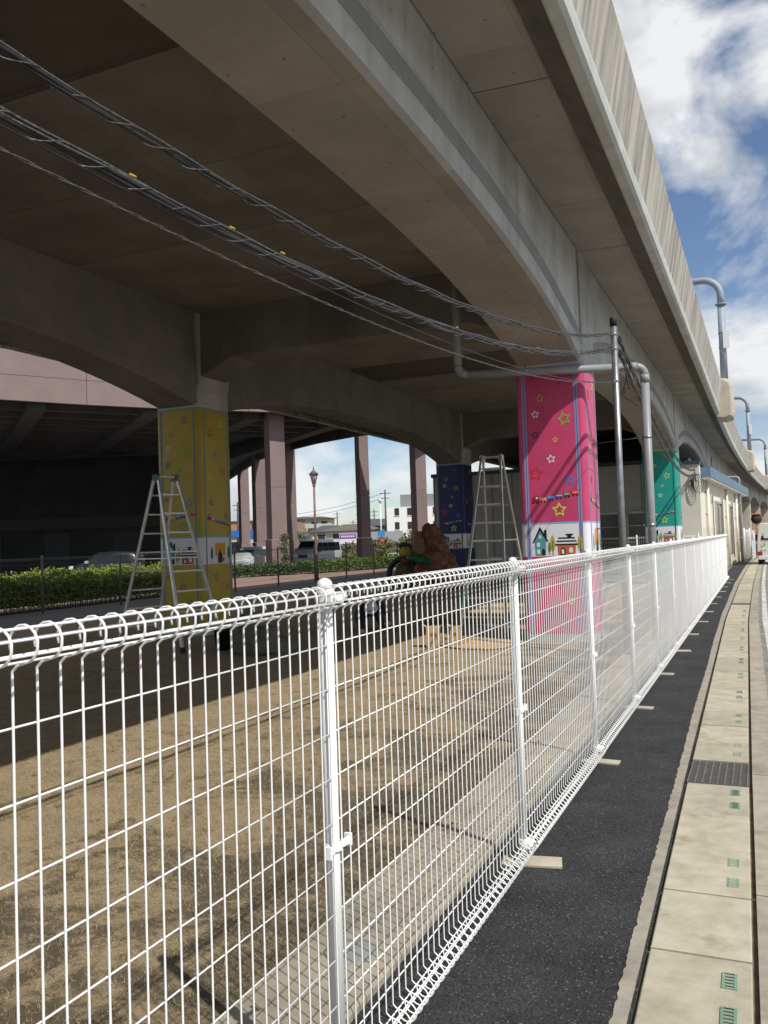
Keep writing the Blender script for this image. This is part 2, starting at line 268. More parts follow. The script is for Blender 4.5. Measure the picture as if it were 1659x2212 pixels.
# ------------------------------------------------------------------ mesh helpers
class MB:
    def __init__(s): s.v = []; s.f = []; s.mi = []; s.sm = []
    def add(s, vs, fs, mi=0, smooth=False):
        o = len(s.v); s.v += [tuple(p) for p in vs]
        for f in fs: s.f.append(tuple(o+i for i in f)); s.mi.append(mi); s.sm.append(smooth)
        return s
    def box(s, x0, x1, y0, y1, z0, z1, mi=0):
        vs = [(x, y, z) for z in (z0, z1) for y in (y0, y1) for x in (x0, x1)]
        return s.add(vs, [(0,2,3,1),(4,5,7,6),(0,1,5,4),(2,6,7,3),(0,4,6,2),(1,3,7,5)], mi)
    def bbox(s, x0, x1, y0, y1, z0, z1, b, mi=0):
        """box whose top edges are chamfered"""
        vs = [(x0,y0,z0),(x1,y0,z0),(x1,y1,z0),(x0,y1,z0),(x0,y0,z1-b),(x1,y0,z1-b),(x1,y1,z1-b),(x0,y1,z1-b),
              (x0+b,y0+b,z1),(x1-b,y0+b,z1),(x1-b,y1-b,z1),(x0+b,y1-b,z1)]
        return s.add(vs, [(3,2,1,0),(0,1,5,4),(1,2,6,5),(2,3,7,6),(3,0,4,7),(4,5,9,8),(5,6,10,9),(6,7,11,10),(7,4,8,11),(8,9,10,11)], mi)
    def prism(s, prof, axis, a, b, mi=0):
        n = len(prof)
        def P(p, w):
            return {'x': (w, p[0], p[1]), 'y': (p[0], w, p[1]), 'z': (p[0], p[1], w)}[axis]
        vs = [P(p, a) for p in prof] + [P(p, b) for p in prof]
        fs = [tuple(range(n))[::-1], tuple(range(n, 2*n))] + [(i, (i+1) % n, n+(i+1) % n, n+i) for i in range(n)]
        return s.add(vs, fs, mi)
    def tube(s, pts, r, n=8, mi=0, caps=True, closed=False):
        pts = [Vector(p) for p in pts]; k = len(pts); vs = []; fs = []
        rr = r if isinstance(r, (list, tuple)) else [r]*k
        prev = None
        for i, p in enumerate(pts):
            a = pts[i-1] if (i > 0 or closed) else p; b = pts[(i+1) % k] if (i < k-1 or closed) else p
            d = (b-a); d = d.normalized() if d.length > 1e-9 else Vector((0,0,1))
            if prev is None:
                u = d.cross(Vector((0,0,1)));  u = u if u.length > 1e-3 else d.cross(Vector((0,1,0)))
            else:
                u = prev - d*prev.dot(d)
            u.normalize(); prev = u; w = d.cross(u)
            for j in range(n):
                t = 2*pi*j/n; vs.append(p + (u*cos(t)+w*sin(t))*rr[i])
        rng_ = range(k if closed else k-1)
        for i in rng_:
            for j in range(n):
                i2 = (i+1) % k
                fs.append((i*n+j, i*n+(j+1) % n, i2*n+(j+1) % n, i2*n+j))
        o = len(s.v); s.add(vs, fs, mi, True)
        if caps and not closed:
            s.f.append(tuple(o+j for j in range(n))[::-1]); s.mi.append(mi); s.sm.append(False)
            s.f.append(tuple(o+(k-1)*n+j for j in range(n))); s.mi.append(mi); s.sm.append(False)
        return s
    def lathe(s, prof, n=16, c=(0,0,0), mi=0, smooth=True):
        vs = []; fs = []
        for r, z in prof:
            for j in range(n):
                t = 2*pi*j/n; vs.append((c[0]+r*cos(t), c[1]+r*sin(t), c[2]+z))
        for i in range(len(prof)-1):
            for j in range(n): fs.append((i*n+j, i*n+(j+1) % n, (i+1)*n+(j+1) % n, (i+1)*n+j))
        o = len(s.v); s.add(vs, fs, mi, smooth)
        s.f.append(tuple(o+j for j in range(n))[::-1]); s.mi.append(mi); s.sm.append(False)
        s.f.append(tuple(o+(len(prof)-1)*n+j for j in range(n))); s.mi.append(mi); s.sm.append(False)
        return s
    def bar(s, a, b, w, h, mi=0, up=(0,0,1)):
        a = Vector(a); b = Vector(b); d = (b-a).normalized(); u = d.cross(Vector(up))
        if u.length < 1e-3: u = d.cross(Vector((1,0,0)))
        u.normalize(); q = u.cross(d); vs = []
        for p in (a, b):
            for i, j in ((-1,-1),(1,-1),(1,1),(-1,1)): vs.append(p+u*(w/2*i)+q*(h/2*j))
        return s.add(vs, [(3,2,1,0),(4,5,6,7),(0,1,5,4),(1,2,6,5),(2,3,7,6),(3,0,4,7)], mi)
    def mesh(s, name, mats, base=(0,0,0)):
        me = bpy.data.meshes.new(name)
        b = base
        me.from_pydata([(v[0]-b[0], v[1]-b[1], v[2]-b[2]) for v in s.v], [], s.f)
        for mt in (mats if isinstance(mats, (list, tuple)) else [mats]): me.materials.append(mt)
        me.polygons.foreach_set('material_index', s.mi); me.polygons.foreach_set('use_smooth', s.sm)
        me.update(); return me
    def build(s, name, mats, parent=None, base=None, loc=None):
        if base is None: base = BASE.get(parent.name, (0,0,0)) if parent else (loc or (0,0,0))
        return link(name, s.mesh(name, mats, base), parent, loc, base)
BASE = {}
def link(name, me, parent=None, loc=None, base=(0,0,0)):
    o = bpy.data.objects.new(name, me); COL.objects.link(o)
    if parent: o.parent = parent
    if loc: o.location = loc
    BASE[o.name] = base
    return o
def tag(o, label=None, cat=None, group=None, kind=None):
    if label: o['label'] = label
    if cat: o['category'] = cat
    if group: o['group'] = group
    if kind: o['kind'] = kind
    return o
def thing(name, label, cat, loc=(0,0,0), rotz=0.0, group=None, local=False):
    o = bpy.data.objects.new(name, None); COL.objects.link(o); o.empty_display_size = 0.2
    o.location = loc; o.rotation_euler = (0,0,rotz); tag(o, label, cat, group)
    BASE[o.name] = (0,0,0) if local else tuple(loc)
    return o
def struct(name, mb, mats, loc=None): return tag(mb.build(name, mats, None, base=loc or (0,0,0), loc=loc), kind='structure')
def copy_tree(o, parent=None):
    c = o.copy(); COL.objects.link(c); c.parent = parent
    for ch in list(o.children): copy_tree(ch, c)
    return c
def interp(pts, y):
    if y <= pts[0][0]: return pts[0][1]
    for (a, va), (b, vb) in zip(pts, pts[1:]):
        if y <= b: return va+(vb-va)*(y-a)/(b-a)
    (a, va), (b, vb) = pts[-2], pts[-1]; return vb+(vb-va)/(b-a)*(y-b)

# ------------------------------------------------------------------ ground, road, gutter
struct('ground', MB().add([(-900,-300,-0.03),(900,-300,-0.03),(900,1500,-0.03),(-900,1500,-0.03)], [(0,1,2,3)]), GROUNDM)
struct('lawn', MB().add([(-14.6,-14,0),(-1.36,-14,0),(-1.36,31.4,0),(-14.6,31.4,0)], [(0,1,2,3)]), LAWN)
struct('path', MB().add([(-18.0,-14,0.0),(-14.6,-14,0.0),(-14.6,60,0.0),(-18.0,60,0.0)], [(0,1,2,3)]), PATHM)
struct('walkway', MB().add([(-25.5,-14,-0.005),(-18.0,-14,-0.005),(-18.0,75,-0.005),(-25.5,75,-0.005)], [(0,1,2,3)]), PINKP)

# lines along the road: (Y, X) of the asphalt edge, cover left/right, apron right
A_E = [(-6,-0.36),(2.9,-0.53),(6,-0.60),(16.7,-0.79),(27.5,-0.86),(40,-0.81),(52,-0.62),(80,0.2),(120,1.8)]
C_L = [(-6,-0.29),(2.9,-0.46),(6,-0.52),(16.7,-0.69),(27.5,-0.72),(40,-0.66),(52,-0.47),(80,0.35),(120,1.95)]
CW, SLW = 0.362, 0.022
def cl(y): return interp(C_L, y)
rowY = list(np.arange(-6, 30, 0.5)) + list(np.arange(30, 121, 3.0))
def ribbon(fa, fb, z, ys=rowY):
    mb = MB(); vs = []
    for y in ys: vs += [(fa(y), y, z), (fb(y), y, z)]
    mb.add(vs, [(2*i, 2*i+1, 2*i+3, 2*i+2) for i in range(len(ys)-1)]); return mb
struct('pavement', ribbon(lambda y: -1.345, lambda y: cl(y)-0.01, -0.004, rowY), ASPH)
EN = np.convolve(rng.normal(0, 0.0045, 12002), [0.25, 0.5, 0.25], 'valid')
def edge_noise(y): return interp(A_E, y) + 0.005*sin(y*1.3)+EN[int((y+10)*66) % 12000]
struct('road', ribbon(lambda y: cl(y)+CW+0.17, lambda y: cl(y)+14.0, -0.008), ROADM)
struct('road_line', ribbon(lambda y: cl(y)+CW+0.24, lambda y: cl(y)+CW+0.335, -0.004, [y for y in rowY if y > 9]), PAINTW)
gutter = struct('gutter', ribbon(lambda y: cl(y)-0.02, lambda y: cl(y)+CW+SLW+0.02, -0.020), SLOT)
# left lip, poured against the asphalt: irregular outer edge
mb = MB(); ys = list(np.arange(-6, 1.5, 0.1)) + list(np.arange(1.5, 16, 0.015)) + list(np.arange(16, 34, 0.1)) + list(np.arange(34, 121, 3.0)); vs = []
for y in ys: vs += [(min(edge_noise(y), cl(y)-0.05), y, 0.0), (cl(y)-SLW, y, 0.0), (cl(y)-SLW, y, -0.03)]
mb.add(vs, sum([[(3*i, 3*i+1, 3*i+4, 3*i+3), (3*i+1, 3*i+2, 3*i+5, 3*i+4)] for i in range(len(ys)-1)], []))
o = mb.build('gutter_lip', GUTK, gutter)
# apron stones right of the gutter
y = -5.9; k = 0
while y < 110:
    ln = 2.0 if y < 40 else 10.0
    x0, x1 = cl(y)+CW+SLW, cl(y+ln)+CW+SLW
    mb = MB(); b = 0.006; g = 0.006; W2 = 0.15
    vs = [(x0,y+g,0.004),(x0+W2,y+g,0.0),(x1+W2,y+ln-g,0.0),(x1,y+ln-g,0.004)]
    low = [(p[0],p[1],-0.05) for p in vs]
    mb.add(vs+low, [(0,1,2,3),(1,0,4,5),(2,1,5,6),(3,2,6,7),(0,3,7,4)])
    mb.build('apron_stone', GUTK, gutter)
    y += ln; k += 1
# cover slabs with green plastic drain inserts
def insert_mesh():
    mb = MB(); w, l, z = 0.052, 0.112, 0.0035
    xs = [-w/2, -w*0.3, w*0.3, w/2]; sl_ = 5; ysl = [-l/2]
    for i in range(sl_):
        c = -l/2 + l*(i+0.5)/sl_; ysl += [c-0.0055, c+0.0055]
    ysl.append(l/2)
    for j in range(len(ysl)-1):
        for i in range(3):
            if i == 1 and j % 2 == 1:
                mb.add([(xs[1],ysl[j],z-0.012),(xs[2],ysl[j],z-0.012),(xs[2],ysl[j+1],z-0.012),(xs[1],ysl[j+1],z-0.012)], [(0,1,2,3)], 1); continue
            mb.add([(xs[i],ysl[j],z),(xs[i+1],ysl[j],z),(xs[i+1],ysl[j+1],z),(xs[i],ysl[j+1],z)], [(0,1,2,3)])
    for (a, b_) in (((-w/2,-l/2),(w/2,-l/2)),((w/2,-l/2),(w/2,l/2)),((w/2,l/2),(-w/2,l/2)),((-w/2,l/2),(-w/2,-l/2))):
        mb.add([(a[0],a[1],-0.01),(b_[0],b_[1],-0.01),(b_[0],b_[1],z),(a[0],a[1],z)], [(0,1,2,3)])
    return mb.mesh('drain_insert', [DGREEN, BLACKP])
INS = insert_mesh()
def grate(y0, y1, parent):
    mb = MB(); xa = cl((y0+y1)/2)
    mb.box(xa, xa+CW, y0, y1, -0.04, -0.022, 1)
    nb = 8
    for i in range(nb+1):
        x = xa + 0.004+(CW-0.008)*i/nb; mb.box(x-0.004, x+0.004, y0+0.01, y1-0.01, -0.02, 0.003)
    nn = 26
    for j in range(nn+1):
        yy = y0+0.01+(y1-y0-0.02)*j/nn; mb.box(xa+0.004, xa+CW-0.004, yy-0.003, yy+0.003, -0.02, 0.0)
    return mb.build('steel_grate', [GRATE, BLACKP], parent)
COVL = 0.583
segs = []
y = 5.21
while y > -5.5: segs.append((y-COVL, y)); y -= COVL
segs.append((5.21, 5.80)); 
grate(5.81, 6.38, gutter)
y = 6.39
while y < 19.4: segs.append((y, y+COVL)); y += COVL
grate(y+0.01, y+0.5, gutter); y += 0.51
while y < 46: segs.append((y, y+COVL*2)); y += COVL*2
segs.append((y, 112))
for i, (a, b) in enumerate(sorted(segs)):
    g = 0.0065; tz = random.uniform(-0.003, 0.003)
    xa, xb = cl(a), cl(b)
    vs = [(xa, a+g, tz), (xa+CW, a+g, tz), (xb+CW, b-g, tz), (xb, b-g, tz)]
    ch = 0.005
    vi = [(xa+ch, a+g+ch, tz+0.004), (xa+CW-ch, a+g+ch, tz+0.004), (xb+CW-ch, b-g-ch, tz+0.004), (xb+ch, b-g-ch, tz+0.004)]
    lo = [(p[0], p[1], -0.06) for p in vs]
    mb = MB().add(vs+vi+lo, [(4,5,6,7)]+[(j,(j+1)%4,4+(j+1)%4,4+j) for j in range(4)]+[(8+j,8+(j+1)%4,(j+1)%4,j) for j in range(4)])
    cv = mb.build('gutter_cover', GUT, gutter)
pairs = [(1.93, 2.15), (3.05, 3.29), (4.20, 4.45)]
pairs += [(5.38, 5.64), (6.60, 6.86)]
q = 7.72
while q < 19: pairs.append((q, q+0.26)); q += 1.166
covers = [o for o in gutter.children if o.name.startswith('gutter_cover')]
for pr in pairs:
    for yc in pr:
        ins = link('drain_insert', INS, None)
        best = min(covers, key=lambda o: abs(np.mean([v.co.y for v in o.data.vertices])-yc))
        ins.parent = best; ins.location = (cl(yc)+CW-0.075, yc, 0.0035)
        ins.rotation_euler = (0, 0, -atan2(cl(yc)-cl(yc+1), 1.0)*-1.0)

# concrete base strip inside the fence
kerb = struct('kerb', MB().box(-1.74, -1.345, -8, 31, -0.06, 0.004), SLOT)
y = -7.0
while y < 31:
    MB().bbox(-1.75, -1.335, y+0.003, min(y+1.85, 31)-0.003, -0.05, 0.03+random.uniform(-0.004,0.004), 0.012).build('kerb_stone', BASEK, kerb)
    y += 1.85
# a repair patch of mortar on the strip
MB().lathe([(0.11, 0.030), (0.10, 0.0345), (0.05, 0.036)], 14, (-1.52, 2.98, 0)).build('mortar_patch', mat('mortar', (0.27,0.275,0.26), (0.22,0.225,0.21), 20, 0.95, 0.4, 80), kerb)

# short dry blades standing out of the turf
def blades(n, x0, x1, y0, y1, hmin, hmax, name, matl):
    x = rng.uniform(x0, x1, n); y = rng.uniform(y0, y1, n); a = rng.uniform(0, 2*pi, n); h = rng.uniform(hmin, hmax, n)
    w = rng.uniform(0.0007, 0.0016, n); le = rng.uniform(0.5, 2.2, n)*h; la = rng.uniform(0, 2*pi, n)
    V = np.zeros((n*3, 3)); 
    V[0::3] = np.c_[x-np.cos(a)*w, y-np.sin(a)*w, np.full(n, -0.002)]; V[1::3] = np.c_[x+np.cos(a)*w, y+np.sin(a)*w, np.full(n, -0.002)]
    V[2::3] = np.c_[x+np.cos(la)*le, y+np.sin(la)*le, h]
    me = bpy.data.meshes.new(name); me.from_pydata(V.tolist(), [], np.arange(n*3).reshape(-1, 3).tolist()); me.materials.append(matl)
    o = bpy.data.objects.new(name, me); COL.objects.link(o); return o
STRAW = mat('dry_grass_blade', (0.46,0.36,0.215), (0.17,0.135,0.075), 40.0, 0.9, lo=0.35, hi=0.65)
o = blades(150000, -5.6, -1.77, 0.9, 7.5, 0.004, 0.020, 'dry_grass', STRAW)
tag(o, 'short dry straw coloured grass blades on the lawn behind the white fence', 'grass', kind='stuff')
# darker tufts and crumbs of soil scattered over the turf
V = []; Fc = []
for c in range(520):
    cx_, cy_ = rng.uniform(-5.4, -1.85), rng.uniform(1.0, 9.0); rad = rng.uniform(0.015, 0.06)
    for j in range(int(rng.integers(14, 40))):
        a, r_ = rng.uniform(0, 2*pi), rad*sqrt(rng.uniform()); x, y = cx_+r_*cos(a), cy_+r_*sin(a); w = 0.0013; h_ = rng.uniform(0.010, 0.034); b_ = rng.uniform(0, 2*pi); le = h_*rng.uniform(0.3, 1.3)
        i0 = len(V); V += [(x-w*cos(b_), y-w*sin(b_), -0.002), (x+w*cos(b_), y+w*sin(b_), -0.002), (x+le*cos(a), y+le*sin(a), h_)]; Fc.append((i0, i0+1, i0+2))
me = bpy.data.meshes.new('grass_tufts'); me.from_pydata(V, [], Fc); me.materials.append(mat('tuft_blade', (0.20,0.16,0.085), (0.09,0.085,0.045), 14.0, 0.9)); o = bpy.data.objects.new('grass_tufts', me); COL.objects.link(o)
tag(o, 'scattered darker tufts of withered grass on the lawn', 'grass', kind='stuff')
mb = MB()
for c in range(700):
    x, y, r_ = rng.uniform(-5.6, -1.8), rng.uniform(0.9, 10.0), rng.uniform(0.003, 0.011)
    p = [Vector((x, y, 0))+Vector((r_*rng.uniform(0.6, 1.3)*cos(a), r_*rng.uniform(0.6, 1.3)*sin(a), -0.001)) for a in (0.3, 1.6, 2.8, 4.0, 5.2)]
    mb.add(p+[Vector((x+r_*0.2, y, r_*rng.uniform(0.5, 0.9)))], [(i, (i+1) % 5, 5) for i in range(5)])
o = mb.build('soil_crumbs', mat('soil', (0.13,0.10,0.065), (0.24,0.20,0.14), 9.0, 0.95)); tag(o, 'small crumbs of soil and gravel scattered over the dry lawn', 'soil', kind='stuff')

# ------------------------------------------------------------------ white mesh fence
FX, FY0, FS, FH = -1.155, 0.169, 2.0, 1.5
MXO = 0.015      # mesh plane, on the road side of the posts
fence = thing('mesh_fence', 'white steel mesh fence with rolled top edge along the asphalt strip', 'fence', (FX, FY0, 0))
HZ = [1.314-0.1248*k for k in range(10)]
RC, RR = 0.026, 0.0315
TOPC, BOTC = 1.453, 0.088
def vpath(step):
    p = []
    # bottom roll
    p = [(RC+RR*cos(radians(a)), BOTC+RR*sin(radians(a))) for a in np.arange(110+60, 110+60+281, step)]
    p += [(0.012, BOTC+RR+0.004), (0.0, BOTC+RR+0.014), (0.0, BOTC+RR+0.022), (0.0, TOPC-RR-0.022), (0.0, TOPC-RR-0.014), (0.012, TOPC-RR-0.004)]
    p += [(RC+RR*cos(radians(a)), TOPC+RR*sin(radians(a))) for a in np.arange(-62, 226, step)]
    return p
VP = vpath(24); VPL = vpath(48)
def wire_mesh(path, n, r): return MB().tube([(x, 0, z) for x, z in path], r, n).mesh('vertical_wire', WHITE)
VW = wire_mesh(VP, 6, 0.0025)
ROLLW = [(RC+(RR-0.003)*cos(radians(a)), TOPC+(RR-0.003)*sin(radians(a))) for a in (20, 70, 120, 170, 225, 275, 325)] + \
        [(RC+(RR-0.003)*cos(radians(a)), BOTC+(RR-0.003)*sin(radians(a))) for a in (10, 80, 150, 220, 300)]
PL = FS-0.040
HW = MB().tube([(0, 0, 0), (0, PL, 0)], 0.0022, 6).mesh('horizontal_wire', WHITE)
def roll_mesh(ws, nm):
    mb = MB()
    for x, z in ws: mb.tube([(x, 0, z), (x, PL, z)], 0.0027, 6)
    return mb.mesh(nm, WHITE)
ROLL, ROLLB = roll_mesh(ROLLW[:7], 'mesh_panel'), roll_mesh(ROLLW[7:], 'bottom_roll')
NV = 38
def vy(k): return 0.008 + (PL-0.016)*k/(NV-1)
def far_panel():
    mb = MB()
    for x, z in ROLLW: mb.tube([(x, 0, z), (x, PL, z)], 0.0024, 4)
    for z in HZ: mb.tube([(-0.004, 0, z), (-0.004, PL, z)], 0.0022, 4)
    for k in range(NV): mb.tube([(x, vy(k), z) for x, z in VPL], 0.0023, 4)
    return mb.mesh('mesh_panel', WHITE)
FARP = far_panel()
def post_meshes():
    mb = MB(); mb.lathe([(0.0205, 0.0), (0.0205, 1.478)], 20)
    post = mb.mesh('post', WHITE)
    cap = MB().lathe([(0.0208, 1.466), (0.0226, 1.469), (0.0226, 1.484), (0.0200, 1.493), (0.0125, 1.500), (0.003, 1.503)], 20).mesh('post_cap', WHITE)
    # band clamp: a strap round the post with two folded ears that hook the mesh
    mb = MB(); ring = [(0.0235*cos(radians(a)), 0.0235*sin(radians(a))) for a in np.arange(-20, 201, 20)]
    def strap(z0, z1, ear):
        pts = [(MXO+0.006, -0.062)] + [(MXO+0.004, -0.030)] + [(0.0245*cos(radians(a)), 0.0245*sin(radians(a))) for a in np.arange(-55, 56, 18)] + [(MXO+0.004, 0.030), (MXO+0.006, 0.062)]
        vs = []
        for x, y in pts: vs += [(x, y, z0), (x, y, z1), (x+0.004, y, z1), (x+0.004, y, z0)]
        fs = []
        for i in range(len(pts)-1):
            for j in range(4): fs.append((4*i+j, 4*i+(j+1) % 4, 4*i+4+(j+1) % 4, 4*i+4+j))
        fs += [(0,1,2,3), tuple(4*(len(pts)-1)+j for j in (3,2,1,0))]
        mb.add(vs, fs)
        for sgn in (-1, 1): mb.box(MXO-0.008, MXO+0.014, sgn*0.062-0.005, sgn*0.062+0.005, z0-0.006, z1+0.006)
        mb.lathe([(0.0228, z0+0.004), (0.0236, z0+0.006), (0.0236, z1-0.006), (0.0228, z1-0.004)], 18)
    strap(0.735, 0.757, True)
    cl_ = mb.mesh('clamp', WHITE)
    brs = []
    for zc in (TOPC-0.004, BOTC+0.002):
        mb = MB()
        mb.lathe([(0.0228, zc-0.024), (0.0238, zc-0.02), (0.0238, zc+0.018), (0.0228, zc+0.022)], 18)
        mb.box(0.010, RC+MXO+0.004, -0.050, 0.050, zc-0.012, zc+0.012)
        for sgn in (-1, 1):
            mb.tube([(RC+MXO+0.002, sgn*0.033, zc), (RC+MXO+0.012, sgn*0.033, zc)], 0.007, 8)
        brs.append(mb.mesh('roll_bracket', WHITE))
    ft = MB().add([(-0.11,-0.10,-0.05),(0.20,-0.085,-0.05),(0.19,0.10,-0.05),(-0.11,0.10,-0.05),(-0.11,-0.10,0.004),(0.20,-0.085,0.006),(0.19,0.10,0.007),(-0.11,0.10,0.004)],
                  [(4,5,6,7),(0,1,5,4),(1,2,6,5),(2,3,7,6),(3,0,4,7)]).mesh('footing', GUT)
    return post, cap, cl_, brs, ft
PM = post_meshes()
for k in range(-2, 16):
    p = link('post', PM[0], fence); p.location = (0, k*FS, 0)
    p.rotation_euler = (random.uniform(-0.003,0.003), random.uniform(-0.003,0.003), 0)
    link('post_cap', PM[1], p); link('clamp', PM[2], p); [link('roll_bracket', q_, p) for q_ in PM[3]]
    f = link('footing', PM[4], p); f.rotation_euler = (0,0,random.uniform(-0.2,0.2)); f.scale = (random.uniform(0.75,1.0), random.uniform(0.55,0.85), 1)
    if k == 15: continue
    if 0 <= k <= 2:
        pn = link('mesh_panel', ROLL, fence); pn.location = (MXO+random.uniform(-0.002,0.002), k*FS+0.020, random.uniform(-0.004,0.004)); pn.rotation_euler = (random.uniform(-0.0015,0.0015), 0, random.uniform(-0.001,0.001)); link('bottom_roll', ROLLB, pn)
        for j in range(NV):
            w = link('vertical_wire', VW, pn); w.location = (0, vy(j), 0)
        for z in HZ:
            w = link('horizontal_wire', HW, pn); w.location = (-0.0045, 0, z)
    else:
        pn = link('mesh_panel', FARP, fence); pn.location = (MXO, k*FS+0.020, 0); pn['kind'] = 'stuff'

# ------------------------------------------------------------------ viaduct
SP, Y0C = 15.1, -2.2
ZS = 5.95
def dX(y):
    if y < 30: return 0.0
    if y < 110: return 0.0004*(y-30)**2
    return 0.0004*6400 + 0.064*(y-110)
FXA, FXB = -3.42, -2.37        # front column
BXA, BXB = -10.36, -9.37       # back column
CD = 1.0
via = thing('viaduct', 'long concrete railway viaduct with arched edge beams and stained parapet on columns', 'viaduct', (-6.2, 0, 0))
def rrect(x0, x1, y0, y1, r, n=5):
    p = []
    for cx, cy, a0 in ((x1-r, y0+r, -90), (x1-r, y1-r, 0), (x0+r, y1-r, 90), (x0+r, y0+r, 180)):
        for i in range(n+1):
            t = radians(a0+90*i/n); p.append((cx+r*cos(t), cy+r*sin(t)))
    return p
def smooth_prism(mb, prof, z0, z1, mi=0):
    n = len(prof); vs = [(x, y, z0) for x, y in prof]+[(x, y, z1) for x, y in prof]
    mb.add(vs, [(i, (i+1) % n, n+(i+1) % n, n+i) for i in range(n)], mi, True)
    mb.add([(x, y, z0) for x, y in prof], [tuple(range(n))[::-1]], mi); mb.add([(x, y, z1) for x, y in prof], [tuple(range(n))], mi)
NK = 9
columns = {}
for k in range(NK):
    y = Y0C+SP*k; d = dX(y)
    for row, (xa, xb) in (('front', (FXA, FXB)), ('back', (BXA, BXB))):
        mb = MB(); smooth_prism(mb, rrect(xa+d, xb+d, y, y+CD, 0.10), -0.1, 4.62)
        columns[(row, k)] = mb.build('column', CONC_L if (k >= 3 and row == 'front') else CONC, via)
        # pilaster up the face of the beam
        MB().box(xa+d+0.02, xb+d-0.005, y+0.02, y+CD-0.02, 4.61, ZS-0.002).build('column_head', CONC, via)
def arch(y0, y1, x0, x1, matl, name):
    ya, yb = y0+CD, y1; mid = (ya+yb)/2; half = (yb-ya)/2; n = 28
    lo = []
    for i in range(n+1):
        yy = ya+(yb-ya)*i/n; t = abs(yy-mid)/half; lo.append((yy, 4.90-0.66*t**2.6))
    mb = MB(); vs = []
    for yy, z in lo:
        d = dX(yy)
        # chamfered arrises at the bottom
        vs += [(x1+d, yy, ZS+0.02), (x1+d, yy, z+0.045), (x1+d-0.045, yy, z), (x0+d+0.045, yy, z), (x0+d, yy, z+0.045), (x0+d, yy, ZS+0.02)]
    m6 = len(lo)
    for i in range(m6-1):
        o = 6*i
        for j in range(5): mb.add([vs[o+j], vs[o+j+1], vs[o+6+j+1], vs[o+6+j]], [(3,2,1,0)], 0 if j in (0, 4) else 1)
    mb.add(vs[:6], [(0,1,2,3,4,5)]); mb.add(vs[-6:], [(5,4,3,2,1,0)])
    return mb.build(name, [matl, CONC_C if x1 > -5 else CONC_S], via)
def beam_band(y0, y1, xs):
    ya, yb = y0+CD, y1; mid = (ya+yb)/2; half = (yb-ya)/2; mb = MB(); vs = []
    for i in range(29):
        yy = ya+(yb-ya)*i/28; t_ = abs(yy-mid)/half; z = 4.90-0.66*t_**2.6; w = 0.006*sin(yy*3.1); d = dX(yy)
        vs += [(xs+d, yy, z+0.27+w), (xs+d, yy, z+0.46+w*0.5)]
    mb.add(vs, [(2*i, 2*i+2, 2*i+3, 2*i+1) for i in range(28)]); return mb.build('repair_band', CONC_R, via)
CONC_R = mat('concrete_repair', (0.30,0.305,0.295), (0.25,0.255,0.245), 2.5, 0.9, 0.2, 30, streak=0.3)
for k in range(-1, NK-1):
    y0, y1 = Y0C+SP*k, Y0C+SP*(k+1)
    if k < 3: beam_band(y0, y1, -2.40+0.003)
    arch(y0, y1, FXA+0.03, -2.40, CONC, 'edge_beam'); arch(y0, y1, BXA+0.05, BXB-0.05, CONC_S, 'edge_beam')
for k in range(NK):
    y = Y0C+SP*k; d = dX(y)
    xl, xr = BXB-0.05+d, FXA+0.03+d
    mb = MB()
    # cross beam with sloped haunches at both ends
    top, bt = ZS+0.02, 5.08
    prof = [(xl-0.2, top), (xl-0.2, bt-0.45), (xl, bt-0.32), (xl+0.75, bt), (xr-0.75, bt), (xr, bt-0.32), (xr+0.2, bt-0.45), (xr+0.2, top)]
    mb.prism(prof, 'y', y+0.10, y+CD-0.10)
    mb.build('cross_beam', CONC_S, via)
# slab, in deck lengths
for k in range(-1, NK-1):
    ya, yb = Y0C+SP*k+0.5, Y0C+SP*(k+1)+0.5
    mb = MB(); n = 6
    for i in range(n):
        a, b = ya+(yb-ya)*i/n, ya+(yb-ya)*(i+1)/n
        da, db = dX(a), dX(b)
        def sec(d, yy): return [(-13.9+d, yy, ZS+0.30), (-13.9+d, yy, ZS+0.02), (-10.0+d, yy, ZS+0.05), (-3.3+d, yy, ZS+0.05), (-2.39+d, yy, ZS+0.012), (-1.44+d, yy, ZS-0.02), (-1.44+d, yy, ZS+0.30)]  # unseen back overhang is widened to throw more shade below and behind
        s1, s2 = sec(da, a), sec(db, b); q = len(s1)
        mb.add(s1+s2, [(j, (j+1) % q, q+(j+1) % q, q+j) for j in range(q)])
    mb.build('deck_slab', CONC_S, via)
# soffit panels between the beams: about two metres long with a thin joint
for k in range(0, 4):
    ya, yb = Y0C+SP*k+CD-0.09, Y0C+SP*(k+1)+0.09
    cuts = [ya]; mid = 5.96+SP*k
    s_ = mid
    while s_ > ya+0.6: cuts.append(s_); s_ -= 2.0
    s_ = mid+2.0
    while s_ < yb-0.6: cuts.append(s_); s_ += 1.93
    cuts.append(yb); cuts = sorted(cuts)
    for a, b in zip(cuts, cuts[1:]):
        dz = random.uniform(0, 0.008); d = dX((a+b)/2)
        dk = abs(b-mid) < 0.01
        if dk: dz = 0.048
        for xa, xb in ((-9.40, -3.37),):
            MB().bbox(xa+d, xb+d, a+0.006, b-0.006, ZS+dz, ZS+0.06, 0.002).build('soffit_panel', CONC_D if dk else CONC_S, via)
